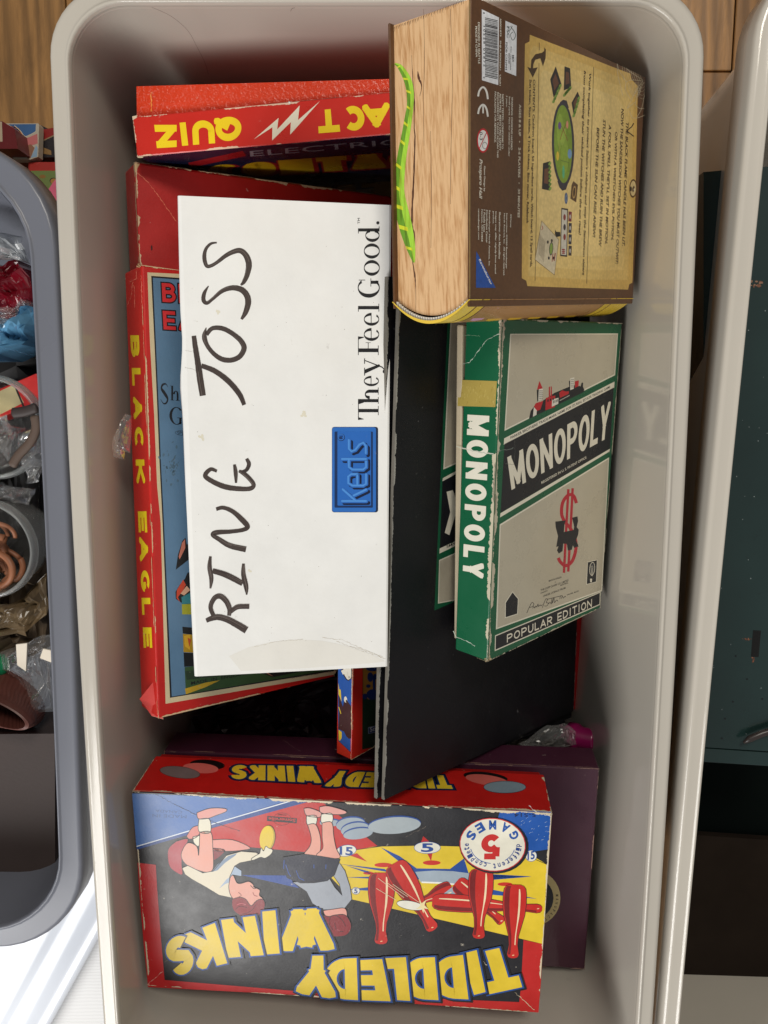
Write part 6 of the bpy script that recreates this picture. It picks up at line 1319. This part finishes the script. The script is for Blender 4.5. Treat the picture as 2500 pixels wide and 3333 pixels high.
# ---------------- white lid and cloth lower left
ln1 = at((163, 3333), .035); ln2 = at((301, 3084), .035); d_ = (ln2 - ln1).normalized(); nrm = Vector((d_.y, -d_.x, 0)); ctr = ln1 - nrm * .25 + d_ * .04
t = thing('bin_lid', 'large glossy white plastic lid lying under the grey bin', 'lid', ctr)
ld = MB((228, 232, 240)); rr_ = math.atan2(d_.y, d_.x) - PI / 2
loft(ld, ctr.x, ctr.y, rr_, .25, .40, .05, [(0, .004), (-.001, .03), (.002, .0345), (.006, .035), (.016, .034), (.020, .028), (.045, .027), (.05, .030), (.06, .030), (.2, .031)], cap='last')
o = ld.build('lid_panel', plain('white_polypropylene', (226, 231, 240), rough=.22, noise=.02, scale=8), t, ctr); fix_normals(o)
def cloth():
    m, nt, N, L, B = nodes('white_ribbed_cloth'); tc = N.new('ShaderNodeTexCoord'); w = N.new('ShaderNodeTexWave'); w.inputs['Scale'].default_value = 160; w.inputs['Distortion'].default_value = 1.2; w.bands_direction = 'Y'; L.new(tc.outputs['Object'], w.inputs['Vector'])
    r = N.new('ShaderNodeMapRange'); r.inputs['To Min'].default_value = .62; r.inputs['To Max'].default_value = .86; L.new(w.outputs['Fac'], r.inputs['Value']); L.new(r.outputs['Result'], B.inputs['Base Color']); B.inputs['Roughness'].default_value = .85
    a = MB((230, 230, 226)); n = 40; vs = []; fs = []
    for i in range(n + 1):
        for j in range(n + 1):
            x = -.62 + .75 * i / n; y = -1.05 + .66 * j / n; vs.append(Vector((x, y, .004 + .0025 * noise.noise(Vector((x * 14, y * 14, 0))) + .0012)))
    for i in range(n):
        for j in range(n): q = i * (n + 1) + j; fs.append((q, q + n + 1, q + n + 2, q + 1))
    a.add(vs, fs, smooth=True); tag(a.build('cloth', m, None, (-.25, -.7, 0)), 'white ribbed cloth on the floor under the white lid', 'cloth')
cloth()

# ---------------- green metal case in the right-hand bin
def green_case():
    zc = .245; q = [(2290, 560), (2760, 520), (2760, 2462), (2290, 2432)]; P = [at(p, zc) for p in q]
    t = thing('metal_case', 'dark green metal case with a slot and handle in the right-hand bin', 'metal case', P[3]); G = plain('dark_green_enamel', (30, 50, 48), rough=.24, noise=.2, scale=9, spec=.6, bump=.04, bscale=30, coat=.3)
    a = MB((28, 58, 54)); vs = P + [p - Vector((0, 0, .07)) for p in P]; a.add(vs, [(3, 2, 1, 0), (4, 5, 6, 7)] + [(i, (i + 1) % 4, 4 + (i + 1) % 4, 4 + i) for i in range(4)], (28, 58, 54)); o = a.build('case_body_tmp', G, t, P[3])
    bpy.data.objects.remove(o); r = a; nb_ = len(a.f)
    T = Plane(P[0], (0, 0, 1)); s_ = MB((5, 5, 5)); s_.poly(T, [(2451, 2051), (2477, 2053), (2469, 2139), (2444, 2137)], (4, 4, 4), 4); s_.build('slot', plain('black_gap', (4, 4, 4), rough=.9), t, P[3])
    g = random.Random(4)
    R5 = Z(2100, 1800, 1.4425)
    for cx, cy, sx, sy, n in ((478, 405, 20, 6, 16), (508, 500, 4, 14, 10)):
        for k in range(n): r.ell(T, R5((g.gauss(cx, sx * .5), g.gauss(cy, sy * .5)))[0], g.uniform(1, 4), g.uniform(.8, 2.5), g.uniform(0, 180), g.choice(((120, 66, 44), (90, 60, 48), (150, 96, 70))), 2 + .05 * k, n=7)
    for x, y in ((412, 698), (550, 685), (478, 592), (425, 484), (375, 778), (360, 870)): r.ell(T, R5((x, y))[0], 3.2, 3, 0, (14, 16, 18), 3, n=9)
    for k in range(60): r.ell(T, (g.uniform(2290, 2500), g.uniform(900, 2400)), g.uniform(.6, 2), g.uniform(.6, 2), 0, g.choice(((150, 160, 160), (20, 26, 26))), 2, n=6)
    for k in range(14): x, y = 2460 + g.uniform(-15, 20), 925 + g.uniform(-10, 10); r.ell(T, (x, y), g.uniform(2, 8), g.uniform(1, 5), g.uniform(-20, 20), g.choice(((130, 84, 60), (160, 120, 96))), 2 + .05 * k, n=8)
    for i in range(nb_, len(r.f)): r.mi[i] = 1
    lo2 = [p - Vector((0, 0, .12)) for p in (at((2240, 2940), .20), at((2760, 2975), .20), at((2760, 4000), .20), at((2150, 4000), .20))]; b3 = MB((44, 36, 30)); b3.add(lo2 + [p - Vector((0, 0, .03)) for p in lo2], [(3, 2, 1, 0), (4, 5, 6, 7)] + [(i, (i + 1) % 4, 4 + (i + 1) % 4, 4 + i) for i in range(4)], (44, 36, 30)); o = b3.build('end_shade_slab', plain('end_shade_brown', (40, 33, 28), rough=.9, spec=.05, noise=.15), None, lo2[0]); fix_normals(o); tag(o, 'dark brown slab added for the shade at the near end of the right-hand bin', 'shade_panel')  # added slab, its brown stands in for the shaded end wall of the bin
    r.build('case_body', [G, M_PRINT], t, P[3])
    lo = [p - Vector((0, 0, .13)) for p in (P[3], P[2], at((2760, 2990), .20), at((2262, 2960), .20))]; bt = MB((10, 12, 12)); bt.add(lo + [p - Vector((0, 0, .03)) for p in lo], [(3, 2, 1, 0), (4, 5, 6, 7)] + [(i, (i + 1) % 4, 4 + (i + 1) % 4, 4 + i) for i in range(4)], (10, 12, 12)); o = bt.build('case_shade_slab', plain('case_shade_black', (8, 15, 14), rough=.8, spec=.05), t, P[3]); fix_normals(o)  # added slab, near black in place of the deep shade below the case
    h = MB((60, 52, 48)); W = [at(p, zc + .006) for p in ((2420, 2418), (2440, 2405), (2480, 2388), (2540, 2370), (2600, 2362))]; vs = []; m = 12
    for i, p in enumerate(W):
        d = (W[min(i + 1, 4)] - W[max(i - 1, 0)]).normalized(); sd = d.cross(Vector((0, 0, 1))); e = .35 if i == 0 else 1
        for j in range(m): f = 2 * PI * j / m; vs.append(p + sd * (.0028 * e * math.cos(f)) + Vector((0, 0, .0026 * e * math.sin(f))))
    h.add(vs, [(i * m + j, i * m + (j + 1) % m, (i + 1) * m + (j + 1) % m, (i + 1) * m + j) for i in range(4) for j in range(m)] + [tuple(range(m))], (60, 52, 48), smooth=True); o = h.build('handle', plain('worn_leather_handle', (54, 46, 44), rough=.35), t, P[3]); fix_normals(o)
    e = MB((22, 50, 44)); b0, b1 = at((2290, 2436), zc), at((2760, 2466), zc); e.box(b0 - Vector((0, .012, .004)), b1 - b0, Vector((0, .012, 0)), Vector((0, 0, .004)), (22, 50, 44), bev=.0006); e.build('case_edge', G, t, P[3])
green_case()
